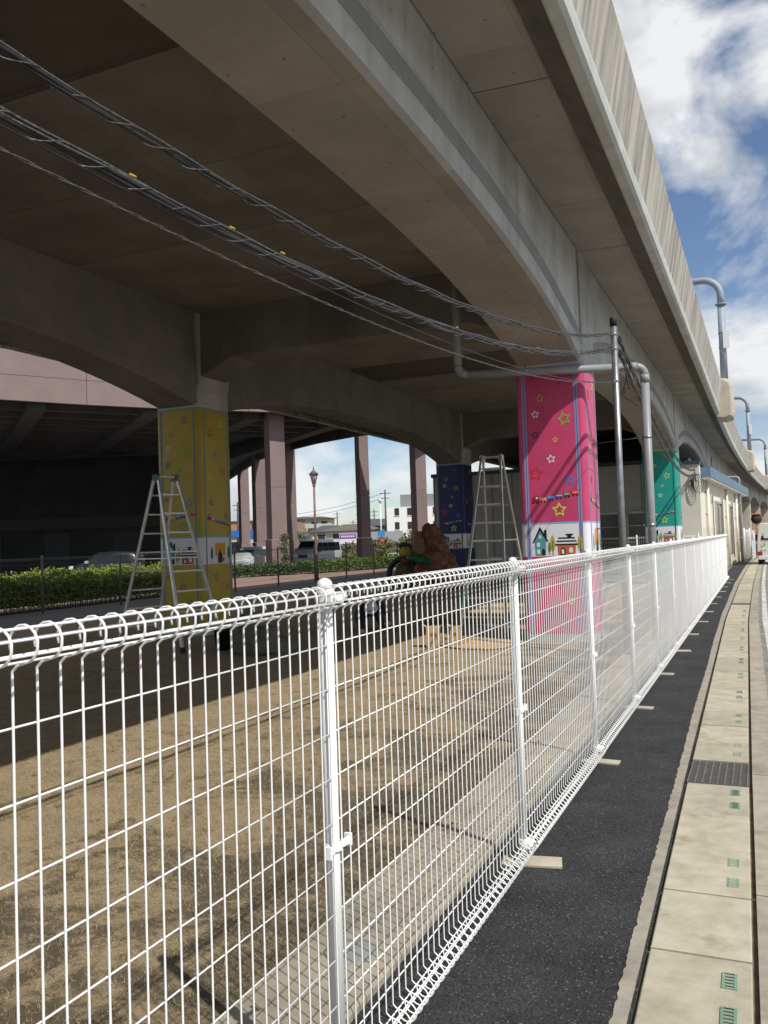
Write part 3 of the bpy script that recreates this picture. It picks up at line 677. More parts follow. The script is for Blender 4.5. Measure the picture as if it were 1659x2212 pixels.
# cantilever soffit bays
for k in range(0, 4):
    for a, b in ((Y0C+SP*k+0.1, Y0C+SP*k+5.05), (Y0C+SP*k+5.05, Y0C+SP*k+10.05), (Y0C+SP*k+10.05, Y0C+SP*(k+1)-1.85), (Y0C+SP*(k+1)-1.85, Y0C+SP*(k+1)+0.1)):
        d0, d1 = dX(a), dX(b); g = 0.008; dz = random.uniform(0, 0.01)
        vs = []
        for yy, d in ((a+g, d0), (b-g, d1)):
            vs += [(-2.385+d, yy, ZS-0.028+dz), (-1.62+d, yy, ZS-0.06+dz), (-1.62+d, yy, ZS+0.03), (-2.385+d, yy, ZS+0.03)]
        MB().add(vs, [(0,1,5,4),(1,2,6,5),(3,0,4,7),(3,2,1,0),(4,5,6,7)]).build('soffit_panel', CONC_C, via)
# edge nosing and parapet panels
def sweep(prof, a, b, n):
    mb = MB(); q = len(prof)
    ys = [a+(b-a)*i/n for i in range(n+1)]
    vs = []
    for yy in ys: vs += [(x+dX(yy), yy, z) for x, z in prof]
    mb.add(vs, [(i*q+j, i*q+(j+1) % q, (i+1)*q+(j+1) % q, (i+1)*q+j) for i in range(n) for j in range(q)])
    mb.add(vs[:q], [tuple(range(q))[::-1]]); mb.add(vs[-q:], [tuple(range(q))]); return mb
DRIP = [(-1.62, 5.84), (-1.36, 5.672), (-1.36, 5.74), (-1.44, 5.80), (-1.62, 5.90)]
NOSE = [(-1.358, 5.74), (-1.358, 5.662), (-1.34, 5.655), (-1.25, 5.67), (-1.215, 5.71), (-1.20, 5.80), (-1.20, 5.84), (-1.26, 5.86), (-1.44, 5.86), (-1.44, 5.80)]
PARA = [(-1.225, 5.862), (-1.085, 6.66), (-1.31, 6.66), (-1.438, 5.862)]
BNOSE = [(-13.90, ZS+0.3), (-13.90, ZS-0.1), (-14.12, ZS-0.1), (-14.22, 7.0), (-14.0, 7.0)]  # unseen back parapet, placed and sized so its shadow reaches the hedge
for k in range(-1, NK-1):
    ya, yb = Y0C+SP*k+0.5, Y0C+SP*(k+1)+0.5
    sweep(DRIP, ya+0.008, yb-0.008, 6).build('drip_band', STAIN, via)
    sweep(NOSE, ya+0.008, yb-0.008, 6).build('edge_nosing', CONC_E, via)
    sweep(BNOSE, ya+0.008, yb-0.008, 6).build('parapet', CONC_P, via)
    for j in range(3):
        a, b = ya+(yb-ya)*j/3, ya+(yb-ya)*(j+1)/3
        sweep(PARA, a+0.006, b-0.006, 3).build('parapet', CONC_P, via)
# mast brackets: rounded concrete swellings on the parapet, each carrying a mast
def bracket(y):
    d = dX(y)
    mb = MB(); w = 0.62
    prof = [(-1.30, 5.52), (-0.98, 5.48), (-0.78, 5.55), (-0.74, 5.68), (-0.74, 6.62), (-0.80, 6.80), (-0.95, 6.90), (-1.12, 6.92), (-1.30, 6.92)]
    n = len(prof); r = 0.10
    rings = []
    for yy, ins in ((y-w, 0.10), (y-w+0.05, 0.02), (y-w+0.12, 0.0), (y+w-0.12, 0.0), (y+w-0.05, 0.02), (y+w, 0.10)):
        cx, cz = -1.1, 6.2
        rings += [(x+d-(ins if x > -1.2 else 0), yy, z+(ins if z < 6 else -ins)*0.6) for x, z in prof]
    mb.add(rings, [(i*n+j, i*n+(j+1) % n, (i+1)*n+(j+1) % n, (i+1)*n+j) for i in range(5) for j in range(n)], 0, False)
    mb.add(rings[:n], [tuple(range(n))[::-1]]); mb.add(rings[-n:], [tuple(range(n))])
    mb.build('mast_bracket', CONC_L, via)
LAMP_Y = [32.4, 62.4, 92.4]
def mast(y, lab):
    d = dX(y); bx = -1.02+d
    t = thing('track_mast', lab, 'mast', (bx, y, 6.90), 0, None)
    MB().tube([(bx, y, 6.88), (bx, y, 9.66)], 0.125, 14).build('pole', POLEG, t)
    MB().lathe([(0.13, 0), (0.20, 0.01), (0.20, 0.05), (0.13, 0.06)], 14, (bx, y, 9.60)).build('flange', POLEG, t)
    pts = [(bx, y, 9.66), (bx, y, 9.95)] + [(bx-0.62+0.62*cos(radians(a)), y, 9.95+0.62*sin(radians(a))) for a in range(12, 91, 13)] + [(bx-2.6, y, 10.62)]
    MB().tube(pts, 0.12, 12).build('arm', POLEG, t)
    for zf in (8.05,):
        MB().lathe([(0.13, 0), (0.138, 0.01), (0.138, 0.05), (0.13, 0.06)], 14, (bx, y, zf)).lathe([(0.13, 0), (0.138, 0.01), (0.138, 0.05), (0.13, 0.06)], 14, (bx, y, zf+0.52)).build('strap', GALV, t)
        MB().bbox(bx+0.02, bx+0.22, y-0.165, y-0.14, zf-0.02, zf+0.62, 0.004).build('sign_plate', flat('plate_white', (0.75,0.76,0.76)), t)
    return t
for i, y in enumerate(LAMP_Y):
    bracket(y)
    mast(y, ['blue grey gooseneck mast on the viaduct bracket closest to the teal column', 'blue grey gooseneck mast on the second viaduct bracket beyond the teal column', 'distant blue grey gooseneck mast on the third viaduct bracket'][i])

# --- printed wraps on four columns
def srgb(r, g, b): return lin(r, g, b)[:3]
COLS = {'pink': srgb(204,70,116), 'yellow': srgb(182,158,32), 'teal': srgb(34,158,144), 'blue': srgb(18,40,88)}
PR = {n: flat('print_'+n, c) for n, c in dict(white=(0.74,0.75,0.78), red=srgb(206,40,52), green=srgb(128,180,52), blue=srgb(52,128,206), yellow=srgb(236,196,44),
      navy=srgb(40,50,110), purple=srgb(150,60,140), line=srgb(110,178,218), grey=srgb(140,142,186), dullblue=srgb(112,150,160), dteal=srgb(20,116,108), black=srgb(26,26,30), teal=srgb(82,150,160), orange=srgb(196,96,60),
      maroon=srgb(140,26,44), brown=srgb(90,60,40), olive=srgb(178,164,60), dgreen=srgb(34,112,62), amber=srgb(226,150,40), leaf=srgb(120,150,80), violet=srgb(90,70,150), lgreen=srgb(190,214,60)).items()}
class Face:
    """a flat face of a column: u across (0..w), z up"""
    def __init__(s, o, ud, nd): s.o = Vector(o); s.u = Vector(ud); s.n = Vector(nd)
    def P(s, u, z, off=0.005): return s.o + s.u*u + Vector((0,0,z)) + s.n*(0.0012+off*0.25)
def poly(mb, F, pts, mi, off):
    vs = [F.P(u, z, off) for u, z in pts]; f = tuple(range(len(vs)))
    a = (vs[1]-vs[0]).cross(vs[2]-vs[0])
    nrm = Vector((0,0,0))
    for i in range(len(vs)): nrm += vs[i].cross(vs[(i+1) % len(vs)])
    mb.add(vs, [f if nrm.dot(F.n) > 0 else f[::-1]], mi)
def star(F, u, z, r, rot, m_, parent, off=0.006):
    mb = MB(); P = []
    for i in range(10):
        a = radians(90+36*i)+rot; rad = r if i % 2 == 0 else r*0.52; P.append((cos(a)*rad, sin(a)*rad))
    for i in range(10):
        a, b = P[i], P[(i+1) % 10]
        poly(mb, F, [(u+a[0], z+a[1]), (u+b[0], z+b[1]), (u+b[0]*0.60, z+b[1]*0.60), (u+a[0]*0.60, z+a[1]*0.60)], 0, off)
    return mb.build('star', m_, parent)
def rect(mb, F, u0, u1, z0, z1, mi, off): poly(mb, F, [(u0,z0),(u1,z0),(u1,z1),(u0,z1)], mi, off)
def house_a(F, u, z, s, parent):
    ms = [PR['teal'], PR['black'], PR['white']]; mb = MB()
    poly(mb, F, [(u-.09*s,z),(u+.09*s,z),(u+.10*s,z+.26*s),(u,z+.44*s),(u-.10*s,z+.26*s)], 0, .006)
    poly(mb, F, [(u-.14*s,z+.22*s),(u-.11*s,z+.22*s),(u,z+.43*s),(u+.11*s,z+.24*s),(u+.145*s,z+.24*s),(u,z+.50*s)], 1, .008)
    poly(mb, F, [(u+.07*s,z+.34*s),(u+.115*s,z+.30*s),(u+.115*s,z+.44*s),(u+.075*s,z+.44*s)], 1, .007)
    for du, dz, w, h in ((-.06,.15,.05,.075),(-.06,.03,.05,.075),(-.02,.29,.04,.06)): rect(mb, F, u+du*s, u+(du+w)*s, z+dz*s, z+(dz+h)*s, 2, .008)
    poly(mb, F, [(u+.02*s,z),(u+.08*s,z),(u+.08*s,z+.09*s),(u+.05*s,z+.12*s),(u+.02*s,z+.09*s)], 1, .008)
    return mb.build('house_print', ms, parent)
def house_b(F, u, z, s, parent):
    ms = [PR['orange'], PR['black'], PR['white']]; mb = MB()
    poly(mb, F, [(u-.15*s,z),(u+.15*s,z),(u+.16*s,z+.17*s),(u-.16*s,z+.17*s)], 0, .006)
    N_ = 5
    for i in range(N_):
        t0, t1 = i/N_, (i+1)/N_; w0, w1 = .21-.07*t0, .21-.07*t1
        poly(mb, F, [(u-w0*s,z+(.17+.14*t0)*s),(u+w0*s,z+(.17+.14*t0)*s),(u+w1*s,z+(.17+.14*t1)*s),(u-w1*s,z+(.17+.14*t1)*s)], 1 if i % 2 == 0 else 2, .008)
    rect(mb, F, u+.02*s, u+.09*s, z+.30*s, z+.36*s, 1, .009); rect(mb, F, u-.01*s, u+.12*s, z+.345*s, z+.37*s, 1, .010)
    poly(mb, F, [(u-.11*s,z),(u-.02*s,z),(u-.02*s,z+.10*s),(u-.065*s,z+.14*s),(u-.11*s,z+.10*s)], 1, .008)
    rect(mb, F, u-.09*s, u-.045*s, z+.02*s, z+.10*s, 2, .009)
    poly(mb, F, [(u+.04*s,z+.04*s),(u+.11*s,z+.04*s),(u+.11*s,z+.11*s),(u+.075*s,z+.135*s),(u+.04*s,z+.11*s)], 2, .008)
    return mb.build('house_print', ms, parent)
def house_c(F, u, z, s, parent):
    ms = [PR['amber'], PR['black'], PR['white']]; mb = MB()
    poly(mb, F, [(u-.20*s,z+.16*s),(u+.20*s,z+.16*s),(u+.19*s,z+.44*s),(u-.19*s,z+.44*s)], 0, .006)
    rect(mb, F, u-.16*s, u+.16*s, z, z+.16*s, 2, .006)
    poly(mb, F, [(u-.10*s,z),(u+.08*s,z),(u+.08*s,z+.16*s),(u-.01*s,z+.30*s),(u-.10*s,z+.16*s)], 1, .008)
    rect(mb, F, u+.10*s, u+.15*s, z+.03*s, z+.12*s, 1, .008)
    return mb.build('house_print', ms, parent)
def tree_p(F, u, z, s, m_, parent):
    mb = MB(); P = [(u+.04*s*cos(a)*(1-.25*sin(a)), z+.20*s+.13*s*sin(a)) for a in np.arange(0, 2*pi, pi/6)]
    poly(mb, F, P, 0, .006); rect(mb, F, u-.006*s, u+.006*s, z, z+.24*s, 1, .008)
    return mb.build('tree_print', [m_, PR['brown']], parent)
def train(F, u0, z0, step, s, slope, parent):
    ms = [PR['maroon'], PR['amber'], PR['blue'], PR['violet'], PR['dgreen'], PR['red'], PR['white'], PR['black']]; mb = MB()
    for i in range(6):
        u = u0+step*i; z = z0+slope*i
        if i == 0:
            rect(mb, F, u-.05*s, u+.06*s, z, z+.05*s, 0, .006); rect(mb, F, u, u+.06*s, z+.05*s, z+.11*s, 0, .006); rect(mb, F, u-.035*s, u-.015*s, z+.05*s, z+.085*s, 7, .007)
            rect(mb, F, u+.015*s, u+.045*s, z+.06*s, z+.09*s, 6, .008)
        else:
            rect(mb, F, u-.055*s, u+.05*s, z, z+.065*s, i, .006)
            for q in (-.035, -.003, .025): rect(mb, F, u+q*s, u+(q+.018)*s, z+.035*s, z+.053*s, 6, .008)
        for q in (-.03, .03):
            P = [(u+q*s+.014*s*cos(a), z+.014*s*sin(a)) for a in np.arange(0, 2*pi, pi/4)]; poly(mb, F, P, 7, .008)
    return mb.build('train_print', ms, parent)
def wrap(row, k, cname):
    y = Y0C+SP*k; d = dX(y); xa, xb = (FXA, FXB) if row == 'front' else (BXA, BXB); xa += d; xb += d
    col_ = columns[(row, k)]; e = 0.003
    cc = COLS[cname]; CM = mat('wrap_'+cname, cc, tuple(v*0.86 for v in cc), 2.5, rough=0.42, spec=0.45, bump=0.12, bscale=7, bdist=0.01)
    pr = rrect(xa-e, xb+e, y-e, y+CD+e, 0.103, 6); n = len(pr)
    def ring(z0, z1, matl, nm, ex=0.0):
        p2 = rrect(xa-e-ex, xb+e+ex, y-e-ex, y+CD+e+ex, 0.103+ex, 6)
        mb = MB(); vs = [(a, b, z0) for a, b in p2]+[(a, b, z1) for a, b in p2]
        mb.add(vs, [(i, (i+1) % n, n+(i+1) % n, n+i) for i in range(n)], 0, True); return mb.build(nm, matl, col_)
    ring(0.13, 1.30, CM, 'vinyl_wrap'); ring(1.30, 1.80, PR['white'], 'white_band'); ring(1.80, 4.20, CM, 'vinyl_wrap')
    ring(1.79, 1.815, PR['line'], 'border_line', 0.0015)
    ring(4.17, 4.20, {'pink': PR['grey'], 'yellow': PR['dullblue'], 'teal': PR['lgreen'], 'blue': PR['navy']}[cname], 'border_line', 0.0015)
    w = xb-xa
    Ff = Face((xa, y-e, 0), (1,0,0), (0,-1,0)); Fr = Face((xb+e, y, 0), (0,1,0), (1,0,0))
    for F, ww in ((Ff, w), (Fr, CD)):
        for u in (0.125, ww-0.125):
            mb = MB(); sw = 0.030 if cname == 'pink' else 0.020; rect(mb, F, u-sw, u-0.004, 0.13, 4.165, 0, .003); rect(mb, F, u-0.004, u+0.004, 0.13, 4.165, 1, .003); rect(mb, F, u+0.004, u+sw, 0.13, 4.165, 0, .003)
            mb.build('stripe', [{'pink': PR['grey'], 'yellow': PR['dullblue'], 'teal': PR['dteal'], 'blue': PR['navy']}[cname], PR['navy']], col_)
    S = [(.66,3.98,.085,.2,'purple'),(.36,3.72,.075,.1,'olive'),(.28,3.48,.07,.1,'white'),(.27,3.16,.07,.3,'navy'),(.70,3.38,.115,.25,'green'),(.56,3.07,.05,0,'yellow'),(.49,2.78,.075,.15,'white'),
         (.26,2.57,.125,-.15,'red'),(.74,2.44,.095,0,'blue'),(.58,2.00,.12,0,'lgreen'),(.20,1.10,.07,0,'red'),(.55,.88,.09,.6,'purple'),(.32,.42,.075,.1,'blue'),(.70,.62,.07,.4,'lgreen'),(.80,.30,.08,.1,'blue')]
    for i, (u, z, r, rot, cn) in enumerate(S):
        if cname == 'yellow' and cn in ('yellow', 'olive', 'lgreen'): cn = 'leaf' if i % 2 else 'amber'
        if cname == 'teal' and cn in ('green', 'olive', 'navy', 'purple'): cn = {'green': 'lgreen', 'olive': 'lgreen', 'navy': 'lgreen', 'purple': 'red'}[cn]
        star(Ff, u*w, z, r, rot, PR[cn], col_)
    S2 = [(.30,3.75,.10,.5,'red'),(.66,3.95,.10,0,'lgreen'),(.46,3.35,.06,.2,'blue'),(.68,3.05,.12,0,'orange'),(.26,2.92,.08,0,'yellow'),(.30,2.45,.07,.1,'navy'),(.76,2.2,.06,0,'navy'),(.34,2.0,.0,0,'red'),(.40,1.05,.09,0,'purple'),(.75,.85,.08,.2,'orange')]
    for u, z, r, rot, cn in S2:
        if r > 0: star(Fr, u*CD, z, r, rot, PR[cn], col_)
    train(Ff, .23*w, 2.12, .118*w, 1.0, .018, col_)
    house_a(Ff, .285*w, 1.315, .88, col_); house_b(Ff, .665*w, 1.315, .86, col_)
    tree_p(Ff, .415*w, 1.315, .62, PR['leaf'], col_); tree_p(Ff, .465*w, 1.315, .92, PR['olive'], col_); tree_p(Ff, .86*w, 1.315, .92, PR['olive'], col_)
    train(Fr, .22*CD, 2.12, .125*CD, 1.0, -.02, col_)
    house_c(Fr, .55*CD, 1.315, .85, col_); tree_p(Fr, .28*CD, 1.315, .95, PR['dgreen'], col_); tree_p(Fr, .82*CD, 1.315, 1.0, PR['dgreen'], col_)
wrap('front', 1, 'pink'); wrap('back', 1, 'yellow'); wrap('front', 2, 'teal'); wrap('back', 2, 'blue')

# ------------------------------------------------------------------ drain pipe, pole and cables
PX, PY = -1.50, 13.07
pipe = thing('drain_pipe', 'thick grey plastic drain pipe with elbow in front of the pink column', 'drain pipe', (PX, PY, 0))
pdir = Vector((-1.0, -0.375, 0)).normalized()
ELZ = 4.07
e0 = Vector((PX, PY, ELZ)); inner = e0 + pdir*2.75
def elbow(c, d0, d1, r, n=7):
    """quarter bend from direction d0 (coming in) to d1 (going out) about corner c"""
    p = []
    for i in range(n+1):
        t = (pi/2)*i/n; p.append(c - d0*r + d0*(r*sin(t)) + d1*(r*(1-cos(t))))
    return p
DN = Vector((0,0,-1))
MB().tube([(PX, PY, 0.0), (PX, PY, ELZ-0.13)], 0.060, 18).build('riser', PVC, pipe)
MB().tube(elbow(e0, -pdir, DN, 0.13), 0.0605, 18).build('elbow', PVC, pipe)
for z0, z1 in ((ELZ-0.24, ELZ-0.12),): MB().tube([(PX, PY, z0), (PX, PY, z1)], 0.067, 18).build('socket', PVC, pipe)
a = e0+pdir*0.12; MB().tube([a, a+pdir*0.10], 0.067, 18).build('socket', PVC, pipe)
MB().tube([e0+pdir*0.13, inner-pdir*0.13], 0.0595, 18).build('branch', PVC, pipe)
MB().tube(elbow(inner, pdir, Vector((0,0,1)), 0.13), 0.0605, 18).build('elbow', PVC, pipe)
MB().tube([inner+Vector((0,0,0.13)), (inner.x, inner.y, 4.995), (inner.x, inner.y, 5.93)], 0.0595, 16).build('downspout', PVC, pipe)
for z in (3.02, 1.72):
    MB().tube([(PX, PY, z-0.02), (PX, PY, z+0.02)], 0.064, 18).build('pipe_clamp', GALV, pipe)
    mb = MB().box(PX-0.11, PX-0.06, PY-0.02, PY+0.02, z-0.02, z+0.02); mb.build('clamp_ear', GRATE, pipe)
    q = [(PX-0.1, PY, z), (FXB+0.012, 13.35, z-0.015), (FXB+0.012, 13.85, z-0.02)]
    MB().tube(q, 0.004, 5).build('tie_wire', STRAND, pipe)
hp = e0+pdir*1.75
MB().tube([hp-pdir*0.015, hp+pdir*0.015], 0.064, 16).tube([hp+Vector((0,0,0.06)), (hp.x, hp.y, 4.99)], 0.006, 6).build('hanger_strap', GALV, pipe)

POLX, POLY = -1.69, 11.5
pole = thing('steel_pole', 'slim galvanised steel pole with black cap carrying the overhead cables', 'pole', (POLX, POLY, 0))
MB().tube([(POLX, POLY, 0), (POLX, POLY, 4.36)], 0.043, 18).build('shaft', GALV, pole)
MB().lathe([(0.047, 4.35), (0.047, 4.45), (0.042, 4.465)], 18, (POLX, POLY, 0)).build('cap', BLACKP, pole)
for z in (4.24, 4.05, 3.62):
    MB().lathe([(0.0445, z-0.02), (0.048, z-0.015), (0.048, z+0.015), (0.0445, z+0.02)], 16, (POLX, POLY, 0)).build('band', GALV, pole)
    MB().tube([(POLX, POLY-0.04, z), (POLX-0.005, POLY-0.075, z), (POLX-0.005, POLY-0.085, z-0.03)], 0.008, 6).build('hook', GALV, pole)
POL2 = (-2.62, -5.0)
pole2 = thing('steel_pole', 'slim galvanised steel pole standing inside the white fence behind the viewer', 'pole', (POL2[0], POL2[1], 0))
MB().tube([(POL2[0], POL2[1], 0), (POL2[0], POL2[1], 4.5)], 0.043, 16).build('shaft', GALV, pole2)
MB().lathe([(0.047, 4.48), (0.047, 4.58), (0.042, 4.595)], 16, (POL2[0], POL2[1], 0)).build('cap', BLACKP, pole2)

def wx(y): return POLX + (y-POLY)*0.0563
def sag1(y): return 3.25+0.0152*(y-3.3)**2
def sag2(y): return 3.028+0.0157*(y-3.3)**2
def sag3(y): return 2.90+0.0116*(y-3.6)**2
def sag4(y): return 2.98+0.0108*(y-3.6)**2 - 0.05*max(0, (y-4)/7.4)
def line_pts(f, off, ya=-5.0, yb=POLY-0.05, st=0.12):
    n = int((yb-ya)/st); r = []
    for i in range(n+1):
        y = ya+(yb-ya)*i/n; ox, oz = off(y); r.append((wx(y)+ox, y, f(y)+oz))
    return r
def bundle(f, lab, strands, hr, pitch, ph):
    t = thing('cable_bundle', lab, 'cable', (POLX, POLY, f(POLY)), 0, None)
    for nm, m_, r, amp, wl, p0, dz in strands:
        MB().tube(line_pts(f, lambda y: (amp*sin(2*pi*y/wl+p0), dz+amp*cos(2*pi*y/wl+p0*1.7))), r, 6).build(nm, m_, t)
    pts = []; ya, yb = -5.0, POLY-0.1; n = int((yb-ya)/pitch*10)
    for i in range(n+1):
        y = ya+(yb-ya)*i/n; a = 2*pi*(y/pitch)+ph+0.5*sin(y*2.3)
        # loose spiral hanger: tight lash then a lazy turn
        pts.append((wx(y)+hr*cos(a), y+0.02*sin(a), f(y)-0.012+hr*sin(a)))
    MB().tube(pts, 0.0027, 5).build('spiral_hanger', STRAND, t)
    return t
b1 = bundle(sag1, 'upper dark cable bundle with spiral hangers running to the top of the galvanised pole',
    [('messenger_wire', STRAND, 0.0052, 0.004, 0.9, 0, 0.012), ('cable', CABLE, 0.0085, 0.009, 1.1, 1, -0.008), ('cable', CABLE, 0.0065, 0.013, 0.83, 2.5, -0.016)], 0.020, 0.235, 0.3)
b2 = bundle(sag2, 'middle thick cable bundle with spiral hangers and small yellow tags under the viaduct',
    [('messenger_wire', STRAND, 0.0058, 0.003, 0.8, 0, 0.016), ('cable', CABLE, 0.0105, 0.010, 1.3, 0.6, -0.008), ('cable', CABLE, 0.008, 0.012, 0.95, 2.2, -0.018), ('cable', STRAND, 0.005, 0.010, 1.5, 4, 0.004)], 0.024, 0.225, 1.1)
for yt in (2.62, 3.25, 3.66, 5.95, 8.0): MB().tube([(wx(yt), yt-0.015, sag2(yt)+0.028), (wx(yt)+0.006, yt+0.015, sag2(yt)+0.026)], 0.0055, 6).build('tag', YTAG, b2)
t3 = thing('service_wire', 'thin pale twisted wire pair below the cable bundles', 'wire', (POLX, POLY, sag3(POLY)))
for p0 in (0, pi): MB().tube(line_pts(sag3, lambda y: (0.0042*cos(2*pi*y/0.26+p0), 0.0042*sin(2*pi*y/0.26+p0)), st=0.05), 0.0030, 5).build('strand', STRAND, t3)
t4 = thing('service_wire', 'thin dark straight wire just above the pale twisted wire', 'wire', (POLX, POLY, sag4(POLY)))
MB().tube(line_pts(sag4, lambda y: (0, 0)), 0.004, 5).build('strand', CABLE, t4)

HOOK = Vector((-2.06, 31.18, 3.62))
def span(a, b, drop, n=24): return [a.lerp(b, i/n) - Vector((0,0,drop*4*(i/n)*(1-i/n))) for i in range(n+1)]
for i, (z0, zo, dr, lab) in enumerate(((4.22, 0.12, 0.55, 'upper sagging cable bundle from the galvanised pole to the white wall'), (4.03, -0.02, 0.62, 'lower sagging cable bundle from the galvanised pole to the white wall'))):
    A = Vector((POLX+0.05, POLY+0.05, z0)); B = HOOK+Vector((0,0,zo))
    t = thing('cable_bundle', lab, 'cable', tuple(B))
    pts = span(A, B, dr, 60)
    for j in range(3):
        MB().tube([p+Vector((0.018*sin(k*0.55+j*2.1), 0, 0.018*cos(k*0.55+j*2.1))) for k, p in enumerate(pts)], 0.0115 if j else 0.007, 5).build('cable' if j else 'messenger_wire', CABLE if j else STRAND, t)
    hel = []
    for k in range(len(pts)*8-8):
        p = pts[k//8].lerp(pts[k//8+1], (k % 8)/8); a = k*0.62; hel.append(p+Vector((0.034*cos(a), 0, 0.034*sin(a))))
    MB().tube(hel, 0.003, 4).build('spiral_hanger', STRAND, t)
t = thing('service_wire', 'thin wire from the galvanised pole down to the white wall', 'wire', tuple(HOOK))
MB().tube(span(Vector((POLX, POLY+0.05, 3.6)), HOOK+Vector((-0.02,0,-0.15)), 0.35, 30), 0.005, 5).build('strand', CABLE, t)
t = thing('cable_coil', 'hanging loops of slack black cable hooked on the white wall', 'cable', tuple(HOOK))
MB().tube([HOOK+Vector((0,0.03,-0.3)), HOOK+Vector((0,0.0,-0.06)), HOOK+Vector((0,-0.06,0.0)), HOOK+Vector((0,-0.06,0.14))], 0.02, 8).build('hook', GALV, t)
for j in range(5):
    w_ = 0.06+0.035*j; h_ = 0.42+0.06*j
    MB().tube([HOOK+Vector((0.05*j-0.1+w_*sin(a)*0.8, -0.03-0.012*j, -0.05-h_*(1-cos(a))/2)) for a in np.arange(0, 2*pi, pi/9)], 0.009, 5, closed=True).build('cable_loop', CABLE, t)
MB().tube([HOOK+Vector((0.02,-0.05,-0.25)), HOOK+Vector((0.15,-0.02,-0.33)), HOOK+Vector((0.32,0.25,-0.26)), HOOK+Vector((0.42,0.9,-0.28))], 0.008, 5).build('cable_tail', CABLE, t)
# loose tails hanging at the pole
t = thing('cable_coil', 'loose dark cable tails looped at the head of the galvanised pole', 'cable', (POLX, POLY, 3.5))
for j, (zz, ln) in enumerate(((4.18, 0.75), (4.0, 0.5), (3.62, 0.35))):
    MB().tube([Vector((POLX+0.045, POLY+0.02, zz)), Vector((POLX+0.11, POLY+0.05, zz-0.10)), Vector((POLX+0.15-0.03*j, POLY+0.05, zz-ln*0.6)), Vector((POLX+0.06+0.1*j, POLY+0.06, zz-ln))], 0.008, 5).build('cable_tail', CABLE, t)

# ------------------------------------------------------------------ ladders
def ladder(lab, loc, rot, H, spread, wt, wb, caps, teles):
    t = thing('step_ladder', lab, 'ladder', loc, rot, 'aluminium step ladders', local=True)
    n = int(H/0.315)
    for sx in (-1, 1):
        x0, x1 = sx*spread/2, sx*0.05
        for sy in (-1, 1):
            a = Vector((x0, sy*wb/2, 0.03)); b = Vector((x1, sy*wt/2, H))
            mb = MB(); d = b-a
            mb.bar(a, b, 0.026, 0.062, up=(1,0,0.2)); mb.bar(a+Vector((sx*0.026,0,0)), b+Vector((sx*0.02,0,0)), 0.034, 0.008, up=(1,0,0.2))
            mb.build('rail', ALU if sx < 0 else ALU2, t)
            MB().box(a.x-0.035, a.x+0.035, a.y-0.025, a.y+0.025, 0.0, 0.09).build('rubber_foot', TEALP if teles else BLACKP, t)
            if teles: 
                c = a.lerp(b, 0.20); MB().box(c.x-0.03, c.x+0.05, c.y-0.03, c.y+0.03, c.z-0.05, c.z+0.05).build('clamp', TEALP, t)
        for i in range(1, n+1):
            f = (i*0.315-0.03)/H
            if f > 0.97: break
            x = x0+(x1-x0)*f; w = wb+(wt-wb)*f; z = 0.03+(H-0.03)*f
            MB().bar((x, -w/2, z), (x, w/2, z), 0.06, 0.026).build('rung', ALU if sx < 0 else ALU2, t)
        f = 0.16; x = x0+(x1-x0)*f; w = wb+(wt-wb)*f
    for sy in (-1, 1):
        MB().bbox(-0.075, 0.075, sy*wt/2-0.028, sy*wt/2+0.028, H-0.07, H+0.035, 0.012).build('hinge_cap', caps, t)
        zb = H*0.52; xb = spread/2*0.5
        MB().bar((-xb, sy*(wb+wt)/4, zb), (xb, sy*(wb+wt)/4, zb), 0.012, 0.02).build('spreader', ALU, t)
    MB().bar((0, -wt/2, H-0.01), (0, wt/2, H-0.01), 0.10, 0.03).build('top_step', ALU2, t)
    return t
ladder('aluminium step ladder with dark green hinge caps standing before the yellow column', (-8.98, 11.4, 0), radians(162), 2.80, 1.85, 0.36, 0.78, GREENP, False)
ladder('tall aluminium step ladder with turquoise leg clamps beside the pink column', (-4.26, 14.30, 0), radians(90), 3.02, 1.70, 0.34, 0.80, ALU2, True)

# ------------------------------------------------------------------ small things on the lawn
def carton(loc, rz, w, d, h, lab):
    t = thing('cardboard_box', lab, 'box', loc, rz, 'cardboard boxes on the lawn', local=True)
    MB().box(-w/2, w/2, -d/2, d/2, 0, h).build('body', CARD, t)
    for sx in (-1, 1):
        MB().add([(sx*w/2,-d/2,h),(sx*w/2,d/2,h),(sx*(w/2+0.05),d/2,h+0.035),(sx*(w/2+0.05),-d/2,h+0.035),(sx*w/2,-d/2,h-0.004),(sx*w/2,d/2,h-0.004),(sx*(w/2+0.05),d/2,h+0.031),(sx*(w/2+0.05),-d/2,h+0.031)],
                 [(0,1,2,3),(7,6,5,4),(3,2,6,7),(0,3,7,4),(1,5,6,2)]).build('flap', CARD, t)
    MB().box(-w*0.2, w*0.2, -d/2-0.003, -d/2-0.001, h*0.55, h*0.72).build('printed_mark', flat('box_print', (0.16,0.13,0.10)), t)
    return t
carton((-4.60, 12.05, 0), 0.35, 0.21, 0.20, 0.31, 'wider tan cardboard box standing open on the dry lawn')
carton((-4.27, 12.12, 0), 0.2, 0.15, 0.16, 0.31, 'narrower tan cardboard box beside the flat cardboard sheet')
mb = MB(); ang = [(-4.45,12.0),(-4.1,11.82),(-3.72,11.80),(-3.50,12.0),(-3.42,12.75),(-3.8,12.95),(-4.35,12.75)]
n = len(ang); mb.add([(x,y,0.012) for x,y in ang]+[(x,y,0.028) for x,y in ang], [tuple(range(n))[::-1], tuple(range(n,2*n))]+[(i,(i+1)%n,n+(i+1)%n,n+i) for i in range(n)])
o = mb.build('cardboard_sheet', CARD, None, base=(-3.9,12.3,0), loc=(-3.9,12.3,0)); tag(o, 'flattened cardboard sheet lying on the lawn before the turquoise clamped ladder', 'cardboard')
